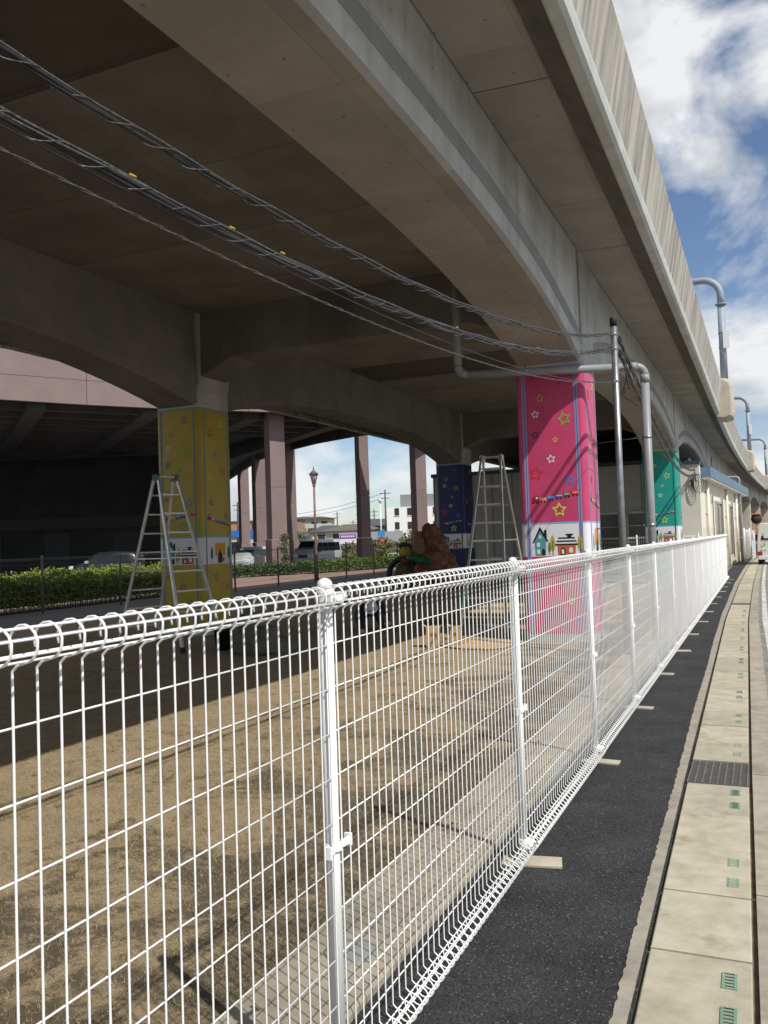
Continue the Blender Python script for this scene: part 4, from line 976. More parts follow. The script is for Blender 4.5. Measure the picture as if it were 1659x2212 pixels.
# timber boards on bearers behind the ladder
bd = thing('board_stack', 'low stack of weathered timber boards on bearers beside the pink column', 'boards', (-4.6, 16.6, 0))
for j, yb in enumerate((15.5, 17.2)): MB().box(-5.6, -3.62, yb, yb+0.12, 0, 0.20).build('bearer', WOOD, bd)
for j in range(9):
    y = 15.30+j*0.235; dz = random.uniform(0, 0.012)
    MB().bbox(-5.75+random.uniform(-0.15,0.15), -3.55+random.uniform(-0.1,0.1), y, y+0.215, 0.20+dz, 0.235+dz, 0.004).build('board', WOOD, bd)
for j in range(4):
    y = 15.9+j*0.26; MB().bbox(-5.2+random.uniform(-0.1,0.1), -3.8, y, y+0.2, 0.248, 0.285, 0.004).build('board', WOOD, bd)

def lump(mb, c, r, seed, amp=0.25, nu=18, nv=12, mi=0, zmin=None):
    from mathutils import noise as ns
    vs = []; fs = []
    for i in range(nv+1):
        th = pi*i/nv
        for j in range(nu):
            ph = 2*pi*j/nu; d = Vector((sin(th)*cos(ph), sin(th)*sin(ph), cos(th)))
            k = 1+amp*ns.noise(d*1.7+Vector((seed, seed*2.1, 0)))+amp*0.5*ns.noise(d*4+Vector((seed, 0, seed)))
            p = Vector((c[0]+d.x*r[0]*k, c[1]+d.y*r[1]*k, c[2]+d.z*r[2]*k))
            if zmin is not None: p.z = max(p.z, zmin)
            vs.append(p)
    for i in range(nv):
        for j in range(nu): fs.append((i*nu+j, (i+1)*nu+j, (i+1)*nu+(j+1) % nu, i*nu+(j+1) % nu))
    mb.add(vs, fs, mi, True); return mb
o = lump(MB(), (-6.95, 10.95, 0.12), (0.42, 0.34, 0.30), 3.1, 0.55, 22, 14, 0, 0.0)
lump(o, (-7.30, 11.15, 0.25), (0.16, 0.18, 0.34), 5.1, 0.5, 16, 10, 0, 0.0)
o = o.build('cloth_sack', SACKM, None, base=(-7,11,0), loc=(-7,11,0)); tag(o, 'crumpled grey brown cloth sack lying on the shaded lawn', 'sack')
t = thing('bucket', 'dark plastic bucket beside the crumpled sack in the shade', 'bucket', (-7.78, 11.2, 0))
MB().lathe([(0.12,0.0),(0.15,0.30),(0.156,0.30),(0.156,0.32),(0.14,0.32),(0.115,0.03)], 18, (-7.78,11.2,0)).build('body', BLACKP, t)
MB().tube([(-7.78+0.155*cos(a), 11.2, 0.30+0.13*sin(a)) for a in np.arange(0, pi+0.01, pi/8)], 0.004, 5).build('handle', STRAND, t)

# crouching worker
def person(loc, rz):
    t = thing('person', 'person in dark work clothes and white safety helmet crouching on the shaded lawn', 'person', loc, rz, None, local=True)
    J = {'pel': (0,0.42,0.34,.15,.13), 'spi': (0,0.24,0.46,.15,.12), 'che': (0,0.05,0.50,.17,.12), 'nec': (0,-0.12,0.47,.055,.055), 'hea': (0,-0.20,0.43,.075,.08), 'fac': (0,-0.27,0.37,.065,.06),
         'sl': (-0.18,0.02,0.50,.07,.07), 'el': (-0.27,-0.10,0.27,.048,.048), 'wl': (-0.20,-0.28,0.10,.033,.033), 'hl': (-0.18,-0.35,0.05,.03,.02),
         'sr': (0.18,0.02,0.50,.07,.07), 'er': (0.29,-0.06,0.28,.048,.048), 'wr': (0.30,-0.22,0.20,.033,.033), 'hr': (0.30,-0.28,0.17,.03,.02),
         'tl': (-0.12,0.38,0.30,.10,.10), 'kl': (-0.19,0.08,0.08,.07,.07), 'al': (-0.15,0.50,0.07,.045,.045), 'fl': (-0.15,0.66,0.045,.04,.03),
         'tr': (0.12,0.38,0.30,.10,.10), 'kr': (0.20,0.06,0.08,.07,.07), 'ar': (0.16,0.50,0.07,.045,.045), 'fr': (0.16,0.66,0.045,.04,.03)}
    E_ = [('pel','spi'),('spi','che'),('che','nec'),('nec','hea'),('hea','fac'),('che','sl'),('sl','el'),('el','wl'),('wl','hl'),('che','sr'),('sr','er'),('er','wr'),('wr','hr'),
          ('pel','tl'),('tl','kl'),('kl','al'),('al','fl'),('pel','tr'),('tr','kr'),('kr','ar'),('ar','fr')]
    ks = list(J); me = bpy.data.meshes.new('body'); me.from_pydata([J[k][:3] for k in ks], [(ks.index(a), ks.index(b)) for a, b in E_], [])
    o = bpy.data.objects.new('body', me); COL.objects.link(o); o.parent = t
    md = o.modifiers.new('skin', 'SKIN'); md.use_smooth_shade = True; sv = me.skin_vertices[0].data
    for i, k in enumerate(ks): sv[i].radius = J[k][3:]; sv[i].use_root = (k == 'pel')
    o.modifiers.new('sub', 'SUBSURF').levels = 1
    me.materials.append(mat('work_clothes', (0.045,0.04,0.042), (0.06,0.05,0.05), 8, 0.9))
    HC = Vector((0, -0.215, 0.445))
    mb = MB(); vs = []; fs = []; tilt = Matrix.Rotation(radians(38), 3, 'X')
    for i in range(7):
        th = (pi/2)*i/6*1.05
        for j in range(18): ph = 2*pi*j/18; vs.append(HC + tilt @ Vector((0.110*sin(th)*cos(ph), 0.135*sin(th)*sin(ph), 0.115*cos(th))))
    for j in range(18): ph = 2*pi*j/18; vs.append(HC + tilt @ Vector((0.128*cos(ph), (0.165 if sin(ph) < 0 else 0.145)*sin(ph), -0.012)))
    for i in range(7):
        for j in range(18): fs.append((i*18+j, (i+1)*18+j, (i+1)*18+(j+1) % 18, i*18+(j+1) % 18))
    mb.add(vs, fs, 0, True); h = mb.build('helmet', mat('helmet_shell', (0.72,0.73,0.75), None, rough=0.3), t, base=(0,0,0))
    mb = MB()
    for j in range(3, 15):
        a0, a1 = 2*pi*j/18-pi, 2*pi*(j+1)/18-pi
    ring = [HC + tilt @ Vector((0.113*cos(a), 0.139*sin(a), 0.035)) for a in np.arange(0, 2*pi, pi/9)]
    MB().tube(ring, 0.006, 5, closed=True).build('helmet_stripe', YTAG, h, base=(0,0,0))
    # work gloves with fingers
    GL = mat('glove', (0.62,0.62,0.60), None, rough=0.9)
    for (x, y, z), sgn in (((-0.18,-0.35,0.05), -1), ((0.30,-0.29,0.165), 1)):
        g = MB(); lump(g, (x, y, z), (0.042, 0.055, 0.026), 2.0, 0.1, 10, 8)
        for i, (dx, ln) in enumerate(((-0.03,0.055),(-0.01,0.065),(0.011,0.06),(0.03,0.045))):
            g.tube([(x+dx, y-0.035, z), (x+dx*1.1, y-0.035-ln*0.6, z-0.008), (x+dx*1.15, y-0.035-ln, z-0.03)], [0.011,0.010,0.008], 6)
        g.tube([(x-sgn*0.035, y, z), (x-sgn*0.06, y-0.025, z-0.005), (x-sgn*0.062, y-0.055, z-0.02)], [0.012,0.011,0.009], 6)
        g.build('glove', GL, t, base=(0,0,0))
    return t
person((-6.55, 14.05, 0), radians(24))

# play sculpture, built as plain painted rockwork
PLX, PLY = -9.3, 23.4
ps = thing('play_sculpture', 'painted play sculpture of brown rockwork with black tunnel ring on a pale base', 'sculpture', (PLX, PLY, 0))
ROCK = mat('painted_rock', (0.23,0.095,0.045), (0.12,0.05,0.03), 6, 0.7, 0.7, 9, bdist=0.05)
ROCKT = mat('rock_tan', (0.27,0.17,0.11), (0.18,0.11,0.07), 8, 0.8, 0.5, 14, bdist=0.03)
for k, (dx, dy, z, rx, ry, rz, sd) in enumerate(((0.50,0.10,0.60,0.58,0.55,0.72,1.3),(0.42,0.12,1.25,0.42,0.42,0.52,2.9),(0.36,0.10,1.68,0.28,0.28,0.34,4.6),(0.92,-0.05,0.40,0.34,0.40,0.50,6.2),(0.70,-0.25,0.85,0.26,0.26,0.36,7.7))):
    mb = lump(MB(), (PLX+dx, PLY+dy, z*1.07), (rx, ry, rz), sd, 0.42, 15, 10, 0, 0.05); mb.sm = [False]*len(mb.f); mb.build('rock', ROCK, ps)
for k, (dx, dy, z, rr, sd) in enumerate(((0.10,-0.10,1.42,0.24,6.0),(0.06,-0.06,1.72,0.15,3.3),(0.78,-0.40,0.55,0.17,9.1),(0.98,-0.40,0.30,0.15,5.7))):
    lump(MB(), (PLX+dx, PLY+dy, z), (rr, rr, rr*1.15), sd, 0.4).build('rock_knob', ROCKT, ps)
MB().tube([(PLX-0.42+0.42*cos(a), PLY-0.30, 0.62+0.46*sin(a)) for a in np.arange(-0.9, pi+0.91, pi/16)], 0.085, 12).build('tunnel_ring', flat('tunnel_black', (0.018,0.018,0.02)), ps)
lump(MB(), (PLX-0.42, PLY+0.12, 0.60), (0.40, 0.34, 0.50), 9.0, 0.06).build('tunnel_wall', mat('tunnel_olive', (0.16,0.13,0.06), (0.10,0.08,0.04), 5, 0.8), ps)
YP, GP_, RP = mat('paint_yellow', (0.42,0.30,0.05), (0.30,0.20,0.04), 7, 0.5), mat('paint_green', (0.02,0.15,0.05), (0.015,0.09,0.035), 7, 0.5), mat('paint_red', (0.28,0.035,0.03), (0.18,0.025,0.022), 7, 0.5)
lump(MB(), (PLX-0.36, PLY-0.02, 1.28), (0.25, 0.24, 0.22), 4.4, 0.2).build('yellow_dome', YP, ps)
for k in range(5): lump(MB(), (PLX-0.52+0.085*k, PLY-0.10, 1.46+0.05*sin(k*1.1)), (0.06, 0.06, 0.09), 3.0+k, 0.2, 10, 8).build('dark_knob', flat('knob_dark', (0.03,0.025,0.02)), ps)
for k, (dx, z, rx) in enumerate(((-0.02,1.10,0.22),(0.26,1.02,0.24),(0.46,0.98,0.16))): lump(MB(), (PLX+dx, PLY-0.40, z), (rx, 0.14, 0.11), 7.1+k, 0.25).build('green_leaf', GP_, ps)
for k, (dx, z, rx, rz) in enumerate(((0.12,0.72,0.14,0.22),(0.26,0.50,0.13,0.18),(-0.28,1.03,0.12,0.10))): lump(MB(), (PLX+dx, PLY-0.38, z), (rx, 0.14, rz), 8.2+k, 0.2).build('red_mound', RP, ps)
for k, (dx, z) in enumerate(((0.36,0.62),(0.33,0.36),(0.10,0.34))): lump(MB(), (PLX+dx, PLY-0.48, z), (0.08, 0.09, 0.15), 3.2+k, 0.2, 12, 8).build('yellow_dome', YP, ps)
for j in range(12):
    a = 2*pi*j/12; MB().lathe([(0.30,0.0),(0.31,0.12),(0.27,0.17)], 10, (PLX+0.08+1.12*cos(a), PLY+0.72*sin(a), 0)).build('base_block', mat('base_pink', (0.28,0.19,0.165), (0.22,0.155,0.14), 5, 0.9, rnd=0.1), ps)
MB().lathe([(0.95,0.0),(0.95,0.10)], 20, (PLX+0.08, PLY, 0)).build('base_slab', GUTK, ps)

# ------------------------------------------------------------------ grey fence at the back of the lawn
BFX = -17.5
bf = thing('mesh_fence', 'dark grey mesh fence with rolled top edge between the lawn and the hedges', 'fence', (BFX, 5, 0))
def far_panel2(L_, matl, nv, H=1.5, r=0.003):
    mb = MB()
    for x, z in ((0, H-0.02), (0.03, H-0.045), (-0.03, H-0.045), (0, H-0.07)): mb.tube([(x, 0, z), (x, L_, z)], 0.004, 4)
    for k in range(8): mb.tube([(0, 0, 0.12+(H-0.3)*k/7), (0, L_, 0.12+(H-0.3)*k/7)], r, 4)
    for k in range(nv):
        y = 0.03+(L_-0.06)*k/(nv-1); mb.tube([(0, y, 0.06), (0, y, H-0.1), (0.035, y, H-0.065), (0.02, y, H-0.02), (-0.02, y, H-0.02), (-0.035, y, H-0.065), (-0.02, y, H-0.085)], r, 4)
    return mb.mesh('mesh_panel', matl)
BP = far_panel2(3.0, GREYF, 40)
BPOST = MB().lathe([(0.032, 0), (0.032, 1.53), (0.02, 1.55)], 12).mesh('post', GREYF)
for k in range(16):
    p = link('post', BPOST, bf); p.location = (0, k*3.0-3.0, 0)
    if k < 15:
        q = link('mesh_panel', BP, bf); q.location = (0.03, k*3.0-3.0, 0); q['kind'] = 'stuff'

# white mesh fence across the lawn in front of the building
t = thing('mesh_fence', 'short white mesh fence across the lawn before the building under the viaduct', 'fence', (-5.0, 30.4, 0))
WP = far_panel2(2.0, WHITE, 30, 1.5)
for k in range(4):
    p = link('post', BPOST, t); p.data = BPOST.copy(); p.data.materials[0] = WHITE; p.location = (-3.0+k*2.0, 0, 0)
    if k < 3:
        q = link('mesh_panel', WP, t); q.location = (-3.0+k*2.0, 0, 0); q.rotation_euler = (0,0,-pi/2); q['kind'] = 'stuff'

# ------------------------------------------------------------------ greenery
def leaf_cloud(n, sampler, size, matl, name, parent, base):
    P = np.array([sampler() for _ in range(n)]); a = rng.uniform(0, 2*pi, n); el = rng.uniform(-0.6, 1.2, n); s = rng.uniform(0.6, 1.3, n)*size
    d = np.c_[np.cos(a)*np.cos(el), np.sin(a)*np.cos(el), np.sin(el)]; b = rng.uniform(0, 2*pi, n)
    r = np.c_[np.cos(b), np.sin(b), rng.uniform(-0.5, 0.5, n)]; w = np.cross(d, r); w /= np.linalg.norm(w, axis=1)[:, None]+1e-9
    V = np.zeros((n*4, 3)); V[0::4] = P; V[1::4] = P+d*s[:, None]*0.5+w*s[:, None]*0.3; V[2::4] = P+d*s[:, None]; V[3::4] = P+d*s[:, None]*0.5-w*s[:, None]*0.3
    V -= np.array(base)
    me = bpy.data.meshes.new(name); me.from_pydata(V.tolist(), [], np.arange(n*4).reshape(-1, 4).tolist()); me.materials.append(matl)
    return link(name, me, parent)
def hedge(lab, pts, w, h, n, leaf, matl, lname='clipped_hedge'):
    """a hedge along a polyline: twiggy stems below, dense leaf shell above"""
    A = [Vector((p[0], p[1], 0)) for p in pts]; mid = A[len(A)//2]
    t = thing(lname, lab, 'hedge', tuple(A[0]))
    ln = [(A[i+1]-A[i]).length for i in range(len(A)-1)]; tot = sum(ln)
    def on(s):
        for i, l in enumerate(ln):
            if s <= l: return A[i].lerp(A[i+1], s/l), (A[i+1]-A[i]).normalized()
            s -= l
        return A[-1], (A[-1]-A[-2]).normalized()
    def samp():
        s = random.uniform(0, tot); p, d = on(s); nrm = Vector((-d.y, d.x, 0))
        top = h*(1+0.07*sin(s*2.1)+0.06*sin(s*5.3+1)+0.04*sin(s*11.7)+random.uniform(-0.07, 0.05)+(random.uniform(0.05, 0.16) if random.random() < 0.06 else 0))
        u = random.random(); a = random.uniform(-1, 1)
        if u < 0.45: z = top-abs(random.gauss(0, 0.05)); off = a*w/2
        else: z = random.uniform(0.12*h, top); off = (w/2-abs(random.gauss(0, 0.07)))*(1 if random.random() < 0.5 else -1)
        q = p+nrm*off; return (q.x, q.y, z)
    leaf_cloud(n, samp, leaf, matl, 'foliage', t, tuple(A[0]))
    # dense inner mass of twigs and old leaves
    mb = MB(); K = max(4, int(tot/0.5)); rg = []
    for i in range(K+1):
        p, d = on(min(tot*i/K, tot-1e-3)); nrm = Vector((-d.y, d.x, 0)); hh = h*(0.80+0.06*sin(i*1.3)); hw = w*0.36*(1+0.1*sin(i*2.1))
        rg += [p-nrm*hw+Vector((0,0,0.16*h)), p-nrm*hw*1.05+Vector((0,0,hh*0.8)), p-nrm*hw*0.7+Vector((0,0,hh)), p+nrm*hw*0.7+Vector((0,0,hh)), p+nrm*hw*1.05+Vector((0,0,hh*0.8)), p+nrm*hw+Vector((0,0,0.16*h))]
    mb.add(rg, [(6*i+j, 6*i+(j+1) % 6, 6*i+6+(j+1) % 6, 6*i+6+j) for i in range(K) for j in range(6)]); mb.add(rg[:6], [(5,4,3,2,1,0)]); mb.add(rg[-6:], [(0,1,2,3,4,5)])
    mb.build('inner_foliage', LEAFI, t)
    mb = MB()
    for i in range(int(tot/0.22)):
        p, d = on(i*0.22+0.1); nrm = Vector((-d.y, d.x, 0))
        for q in (-0.25, 0.2):
            b_ = p+nrm*q*w; mb.tube([b_, b_+Vector((random.uniform(-.06,.06), random.uniform(-.06,.06), h*0.45)), b_+Vector((random.uniform(-.15,.15), random.uniform(-.15,.15), h*0.92))], [0.014,0.010,0.004], 4)
    st = mb.build('stems', TWIG, t); st['kind'] = 'stuff'
    return t
hedge('low clipped hedge with bright yellow green top behind the grey fence and yellow column', [(-18.6, 9), (-18.9, 17), (-19.3, 26.0)], 1.1, 0.98, 30000, 0.085, LEAFY)
hedge('low dark green clipped hedge behind the grey fence beside the lamp post', [(-23.2, 41.2), (-21.9, 47.0), (-20.6, 53.5)], 1.2, 0.62, 15000, 0.12, LEAF)
hedge('straggly low dark leafed shrub in front of the silver compact car', [(-26.6, 36.6), (-24.9, 39.0), (-23.6, 41.0)], 1.3, 0.55, 6000, 0.13, LEAFD, 'shrub')
def weed(lab, c, rx, ry, h, n, m_):
    t = thing('weed_clump', lab, 'weeds', (c[0], c[1], 0), 0, 'tall weeds in front of the town')
    def samp():
        while True:
            x, y = random.uniform(-1, 1), random.uniform(-1, 1)
            if x*x+y*y < 1: break
        z = h*(1-0.6*(x*x+y*y))*random.random()**0.6*(1+0.25*sin(7*x+c[0]))
        return (c[0]+x*rx, c[1]+y*ry, z)
    leaf_cloud(n, samp, 0.32, m_, 'foliage', t, (c[0], c[1], 0))
    mb = MB()
    for i in range(14):
        x, y = c[0]+random.uniform(-.7,.7)*rx, c[1]+random.uniform(-.7,.7)*ry; mb.tube([(x,y,0),(x+.1,y,h*0.8)], [0.03,0.01], 4)
    mb.build('stems', TWIG, t)['kind'] = 'stuff'
    return t
weed('tall dull green weeds behind the silver van', (-31.5, 68.5), 4.0, 2.5, 1.7, 2600, WEED)
weed('tall yellowish weeds beside the purple sign', (-29.5, 73.0), 3.5, 3.0, 2.0, 2600, WEED)
weed('broad clump of weeds below the white building', (-25.5, 75.5), 4.5, 3.0, 1.5, 2600, WEED)
weed('low weeds between the mauve columns and the white building', (-21.5, 79.0), 4.0, 3.0, 1.5, 2200, WEED)
weed('rough bush beyond the mauve columns near the brown flats', (-48.0, 84.0), 4.0, 3.0, 2.6, 2200, LEAFD)
# climbing plant on a ramp column
t = thing('climbing_plant', 'leafy climbing plant growing up the stout mauve ramp column', 'plant', (-24.5, 41.9, 0))
leaf_cloud(700, lambda: (-24.7+random.gauss(0, 0.14), 41.7+random.gauss(0, 0.14), 2.2*random.random()**1.4), 0.14, LEAFD, 'foliage', t, (-24.5, 41.9, 0))
MB().tube([(-24.7, 41.7, 0), (-24.68, 41.72, 1.0), (-24.74, 41.7, 2.2)], [0.02, 0.014, 0.006], 5).build('stem', TWIG, t)

# ------------------------------------------------------------------ mauve elevated ramp
RZ0, RZ1 = 9.2, 14.4
ramp = thing('elevated_ramp', 'curved elevated road deck clad in mauve panels on mauve columns', 'ramp', (-30, 42, 0))
near = [(-52, 6), (-43, 18), (-36.3, 27.0), (-33.8, 30.3), (-31.6, 33.9), (-29.0, 37.4), (-26.1, 40.6), (-23.2, 43.8), (-20.4, 48.5), (-19.2, 53.4)]
far = [(-22.8, 54.1), (-26.6, 55.0), (-30.6, 56.9), (-34.3, 59.4), (-40.0, 64.0), (-54.0, 80.0), (-75, 104)]
ring = near + far + [(-110, 80), (-80, 20)]
n = len(ring)
mb = MB(); mb.add([(x, y, RZ0+0.7) for x, y in ring]+[(x, y, RZ0+1.4) for x, y in ring], [tuple(range(n))[::-1], tuple(range(n, 2*n))])
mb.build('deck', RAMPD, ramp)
def inset(a, b, d):
    v = Vector((b[0]-a[0], b[1]-a[1], 0)).normalized(); return Vector((-v.y, v.x, 0))*d
courses = [(RZ0, RZ0+1.25), (RZ0+1.27, RZ0+2.52), (RZ0+2.54, RZ0+3.79), (RZ0+3.81, RZ0+5.1)]
allp = near+far
for i in range(len(allp)-1):
    a, b = allp[i], allp[i+1]; v = Vector((b[0]-a[0], b[1]-a[1], 0)); Ls = v.length; v.normalize(); nn = Vector((-v.y, v.x, 0))
    m_ = max(1, round(Ls/4.6)) 
    hi = courses if i < len(near)-1 else courses[:1]
    for j in range(m_):
        p0 = Vector((a[0], a[1], 0))+v*(Ls*j/m_+0.012); p1 = Vector((a[0], a[1], 0))+v*(Ls*(j+1)/m_-0.012)
        for (z0, z1) in hi:
            mb = MB(); q0, q1 = p0+nn*0.25, p1+nn*0.25
            vs = [(p0.x,p0.y,z0),(p1.x,p1.y,z0),(q1.x,q1.y,z0),(q0.x,q0.y,z0),(p0.x,p0.y,z1),(p1.x,p1.y,z1),(q1.x,q1.y,z1),(q0.x,q0.y,z1)]
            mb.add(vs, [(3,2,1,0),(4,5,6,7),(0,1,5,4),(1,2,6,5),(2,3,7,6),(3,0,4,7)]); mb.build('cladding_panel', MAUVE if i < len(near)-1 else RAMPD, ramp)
# backing wall behind the panels closes the joints
mb = MB()
for i in range(len(near)-1):
    a, b = near[i], near[i+1]; v = Vector((b[0]-a[0], b[1]-a[1], 0)).normalized(); nn = Vector((-v.y, v.x, 0))*0.22
    mb.add([(a[0]+nn.x,a[1]+nn.y,RZ0+0.1),(b[0]+nn.x,b[1]+nn.y,RZ0+0.1),(b[0]+nn.x,b[1]+nn.y,RZ1-0.1),(a[0]+nn.x,a[1]+nn.y,RZ1-0.1)], [(0,1,2,3)])
mb.build('backing', RAMPD, ramp)
# girders under the deck
gd = Vector((0.62, 0.785, 0))
for k in range(11):
    # girders run along the ramp, parallel to the near fascia
    off = 1.6+2.5*k; nrm = Vector((-0.785, 0.62, 0))
    a = Vector((-38.0, 26.5, 0))+nrm*off; ln = 27.0-0.6*k if k < 4 else 24.0-1.2*k
    s0 = -10
    p0, p1 = a+gd*s0, a+gd*ln
    MB().bar((p0.x,p0.y,RZ0+0.3), (p1.x,p1.y,RZ0+0.3), 0.35, 0.8).build('girder', RAMPD, ramp)
for k in range(4):
    a = Vector((-33.0+3.4*k, 32.0+4.8*k, 0)); nrm = Vector((-0.785, 0.62, 0)); b = a+nrm*22
    MB().bar((a.x-0.6,a.y+0.5,RZ0+0.25), (b.x,b.y,RZ0+0.25), 0.9, 1.0).build('cross_girder', RAMPD, ramp)
def rcol(x, y, w, rot=0.9):
    mb = MB(); c, s_ = cos(rot), sin(rot)
    def ring_(hw, z): return [(x+c*a*hw-s_*b*hw, y+s_*a*hw+c*b*hw, z) for a, b in ((-1,-1),(1,-1),(1,1),(-1,1))]
    col_ = None
    zz = [(0, 1.95, w*0.58), (1.97, 5.0, w*0.5), (5.02, RZ0+0.5, w*0.5)]
    for i, (z0, z1, hw) in enumerate(zz):
        mb = MB(); mb.add(ring_(hw, z0)+ring_(hw, z1), [(3,2,1,0),(4,5,6,7),(0,1,5,4),(1,2,6,5),(2,3,7,6),(3,0,4,7)])
        o = mb.build('column' if i == 0 else 'column_casing', MAUVE, ramp if i == 0 else col_)
        if i == 0: col_ = o
def polar(px, depth):
    a = CAM_YAW - math.atan((px-829.5)/1842.4); r = depth/cos(math.atan((px-829.5)/1842.4)); return (-r*sin(a), r*cos(a))
for px, dep, w in ((597, 50, 0.92), (626, 68, 0.85), (561, 76, 1.0), (527, 87, 0.9), (785, 62, 0.74), (906, 57.5, 0.8)):
    x, y = polar(px, dep); rcol(x, y, w)
# dark service building under the ramp
t = thing('service_building', 'dark low building standing in the shade under the elevated ramp', 'building', (-56, 55, 0))
A, B = Vector((-47.5, 59.5, 0)), Vector((-86, 44, 0)); v = (B-A).normalized(); nn = Vector((v.y, -v.x, 0))
if nn.y < 0: nn = -nn
def wallbox(mb, s0, s1, z0, z1, th=0.3, off=0.0, mi=0):
    p = [A+v*s0+nn*off, A+v*s1+nn*off, A+v*s1+nn*(off+th), A+v*s0+nn*(off+th)]
    mb.add([(q.x,q.y,z0) for q in p]+[(q.x,q.y,z1) for q in p], [(3,2,1,0),(4,5,6,7),(0,1,5,4),(1,2,6,5),(2,3,7,6),(3,0,4,7)], mi); return mb
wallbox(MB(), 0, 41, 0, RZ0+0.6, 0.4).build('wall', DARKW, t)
wallbox(MB(), 0, 41, 3.6, 4.6, 0.35, -0.36).build('canopy_band', mat('dark_band', (0.075,0.075,0.06), None, rough=0.9), t)
for k in range(6): wallbox(MB(), 2+6*k, 4.2+6*k, 0.1, 3.2, 0.06, -0.07).build('shutter', mat('dark_shutter', (0.05,0.052,0.055), None, rough=0.6), t)

# ------------------------------------------------------------------ vehicles
def vehicle(name, lab, loc, heading, st, paint, wb, wr, glass, extras):
    """st: list of stations (x, zb, zbelt, zroof, wb, wbelt, wroof); x forward"""
    t = thing(name, lab, 'van' if 'van' in name else 'car', loc, heading, None, local=True)
    mb = MB(); rings = []
    for x, zb, zl, zr, w0, w1, w2 in st:
        half = [(w0*0.92, zb), (w0, zb+0.10), (w1, (zb+zl)/2), (w1*0.985, zl), (w2+(w1*0.985-w2)*0.35, zl+(zr-zl)*0.62), (w2, zr-0.07), (w2*0.86, zr)]
        rings.append([(x, -y, z) for y, z in half]+[(x, y, z) for y, z in half[::-1]])
    q = len(rings[0])
    vs = [p for r in rings for p in r]
    mb.add(vs, [(i*q+j, (i+1)*q+j, (i+1)*q+(j+1) % q, i*q+(j+1) % q) for i in range(len(rings)-1) for j in range(q)], 0, True)
    mb.add(rings[0], [tuple(range(q))]); mb.add(rings[-1], [tuple(range(q))[::-1]])
    body = mb.build('body', paint, t, base=(0,0,0))
    for g in glass:
        pts = g; o = MB().add(pts, [tuple(range(len(pts)))]).build('window', GLASSD, t, base=(0,0,0))
    for sx in wb:
        for sy in (-1, 1):
            yw = sy*(st[len(st)//2][5]-0.10)
            tm = MB().tube([(sx, yw-0.09, wr), (sx, yw+0.09, wr)], wr, 18).build('wheel', TYRE, t, base=(0,0,0))
            MB().tube([(sx, yw+sy*0.06, wr), (sx, yw+sy*0.098, wr)], wr*0.62, 14).build('rim', RIM, tm, base=(0,0,0))
    extras(t)
    return t
def sidewin(x0, x1, x2, x3, z0, z1, y0, y1):
    r = []
    for s in (-1, 1): r.append([(x0, s*y0, z0), (x1, s*y0, z0), (x2, s*y1, z1), (x3, s*y1, z1)])
    return r
# silver one-box van
def ex_van(t):
    for s in (-1, 1):
        MB().bbox(2.20, 2.345, s*0.62-0.2, s*0.62+0.2, 0.70, 0.92, 0.02).build('headlight', LAMPC, t, base=(0,0,0))
        MB().bbox(1.45, 1.62, s*0.98-0.09, s*0.98+0.09, 1.05, 1.28, 0.02).build('mirror', BLACKP, t, base=(0,0,0))
    MB().bbox(2.25, 2.352, -0.38, 0.38, 0.62, 0.88, 0.02).build('grille', BLACKP, t, base=(0,0,0))
    MB().bbox(2.20, 2.37, -0.80, 0.80, 0.30, 0.55, 0.03).build('bumper', SILVER, t, base=(0,0,0))
    MB().box(2.372, 2.38, -0.17, 0.17, 0.38, 0.54).build('number_plate', flat('plate', (0.6,0.6,0.58)), t, base=(0,0,0))
vx, vy_ = polar(684, 65)
van_st = [(-2.34,.35,1.05,1.90,.80,.84,.68),(-2.25,.28,1.05,1.97,.83,.845,.72),(0.0,.26,1.05,1.99,.83,.85,.73),(1.15,.26,1.05,1.96,.83,.85,.72),(1.35,.26,1.05,1.88,.83,.85,.70),(1.95,.26,1.04,1.22,.82,.84,.78),(2.22,.28,.98,1.02,.80,.82,.78),(2.34,.34,.86,.90,.74,.76,.72)]
gl = sidewin(-2.1, -0.2, -0.2, -2.05, 1.12, 1.74, 0.852, 0.785) + sidewin(-0.12, 0.62, 0.62, -0.12, 1.12, 1.74, 0.852, 0.785) + sidewin(0.72, 1.62, 1.25, 0.72, 1.12, 1.74, 0.854, 0.785)
gl += [[(1.93,-0.72,1.26),(1.93,0.72,1.26),(1.42,0.63,1.84),(1.42,-0.63,1.84)]]
vehicle('silver_van', 'silver one-box van with dark windows parked beyond the hedge and lamp post', (vx, vy_, 0), radians(-90), van_st, SILVER, (-1.35, 1.30), 0.31, gl, ex_van)
def ex_car(t):
    for s in (-1, 1):
        MB().bbox(1.60, 1.86, s*0.62-0.17, s*0.62+0.17, 0.68, 0.86, 0.03).build('headlight', LAMPC, t, base=(0,0,0))
        MB().bbox(0.72, 0.88, s*0.92-0.08, s*0.92+0.08, 0.98, 1.12, 0.02).build('mirror', SILVER, t, base=(0,0,0))
    MB().bbox(1.74, 1.895, -0.40, 0.40, 0.42, 0.60, 0.02).build('grille', BLACKP, t, base=(0,0,0))
    MB().box(1.896, 1.902, -0.17, 0.17, 0.44, 0.58).build('number_plate', flat('plate', (0.6,0.6,0.58)), t, base=(0,0,0))
car_st = [(-1.85,.40,.95,1.30,.74,.78,.58),(-1.72,.26,.95,1.52,.80,.83,.62),(-0.6,.24,.95,1.60,.82,.84,.64),(0.25,.24,.95,1.56,.82,.84,.62),(0.55,.24,.95,1.46,.82,.84,.60),(1.18,.24,.93,1.02,.82,.83,.74),(1.62,.26,.84,.88,.79,.80,.72),(1.88,.34,.70,.74,.70,.72,.66)]
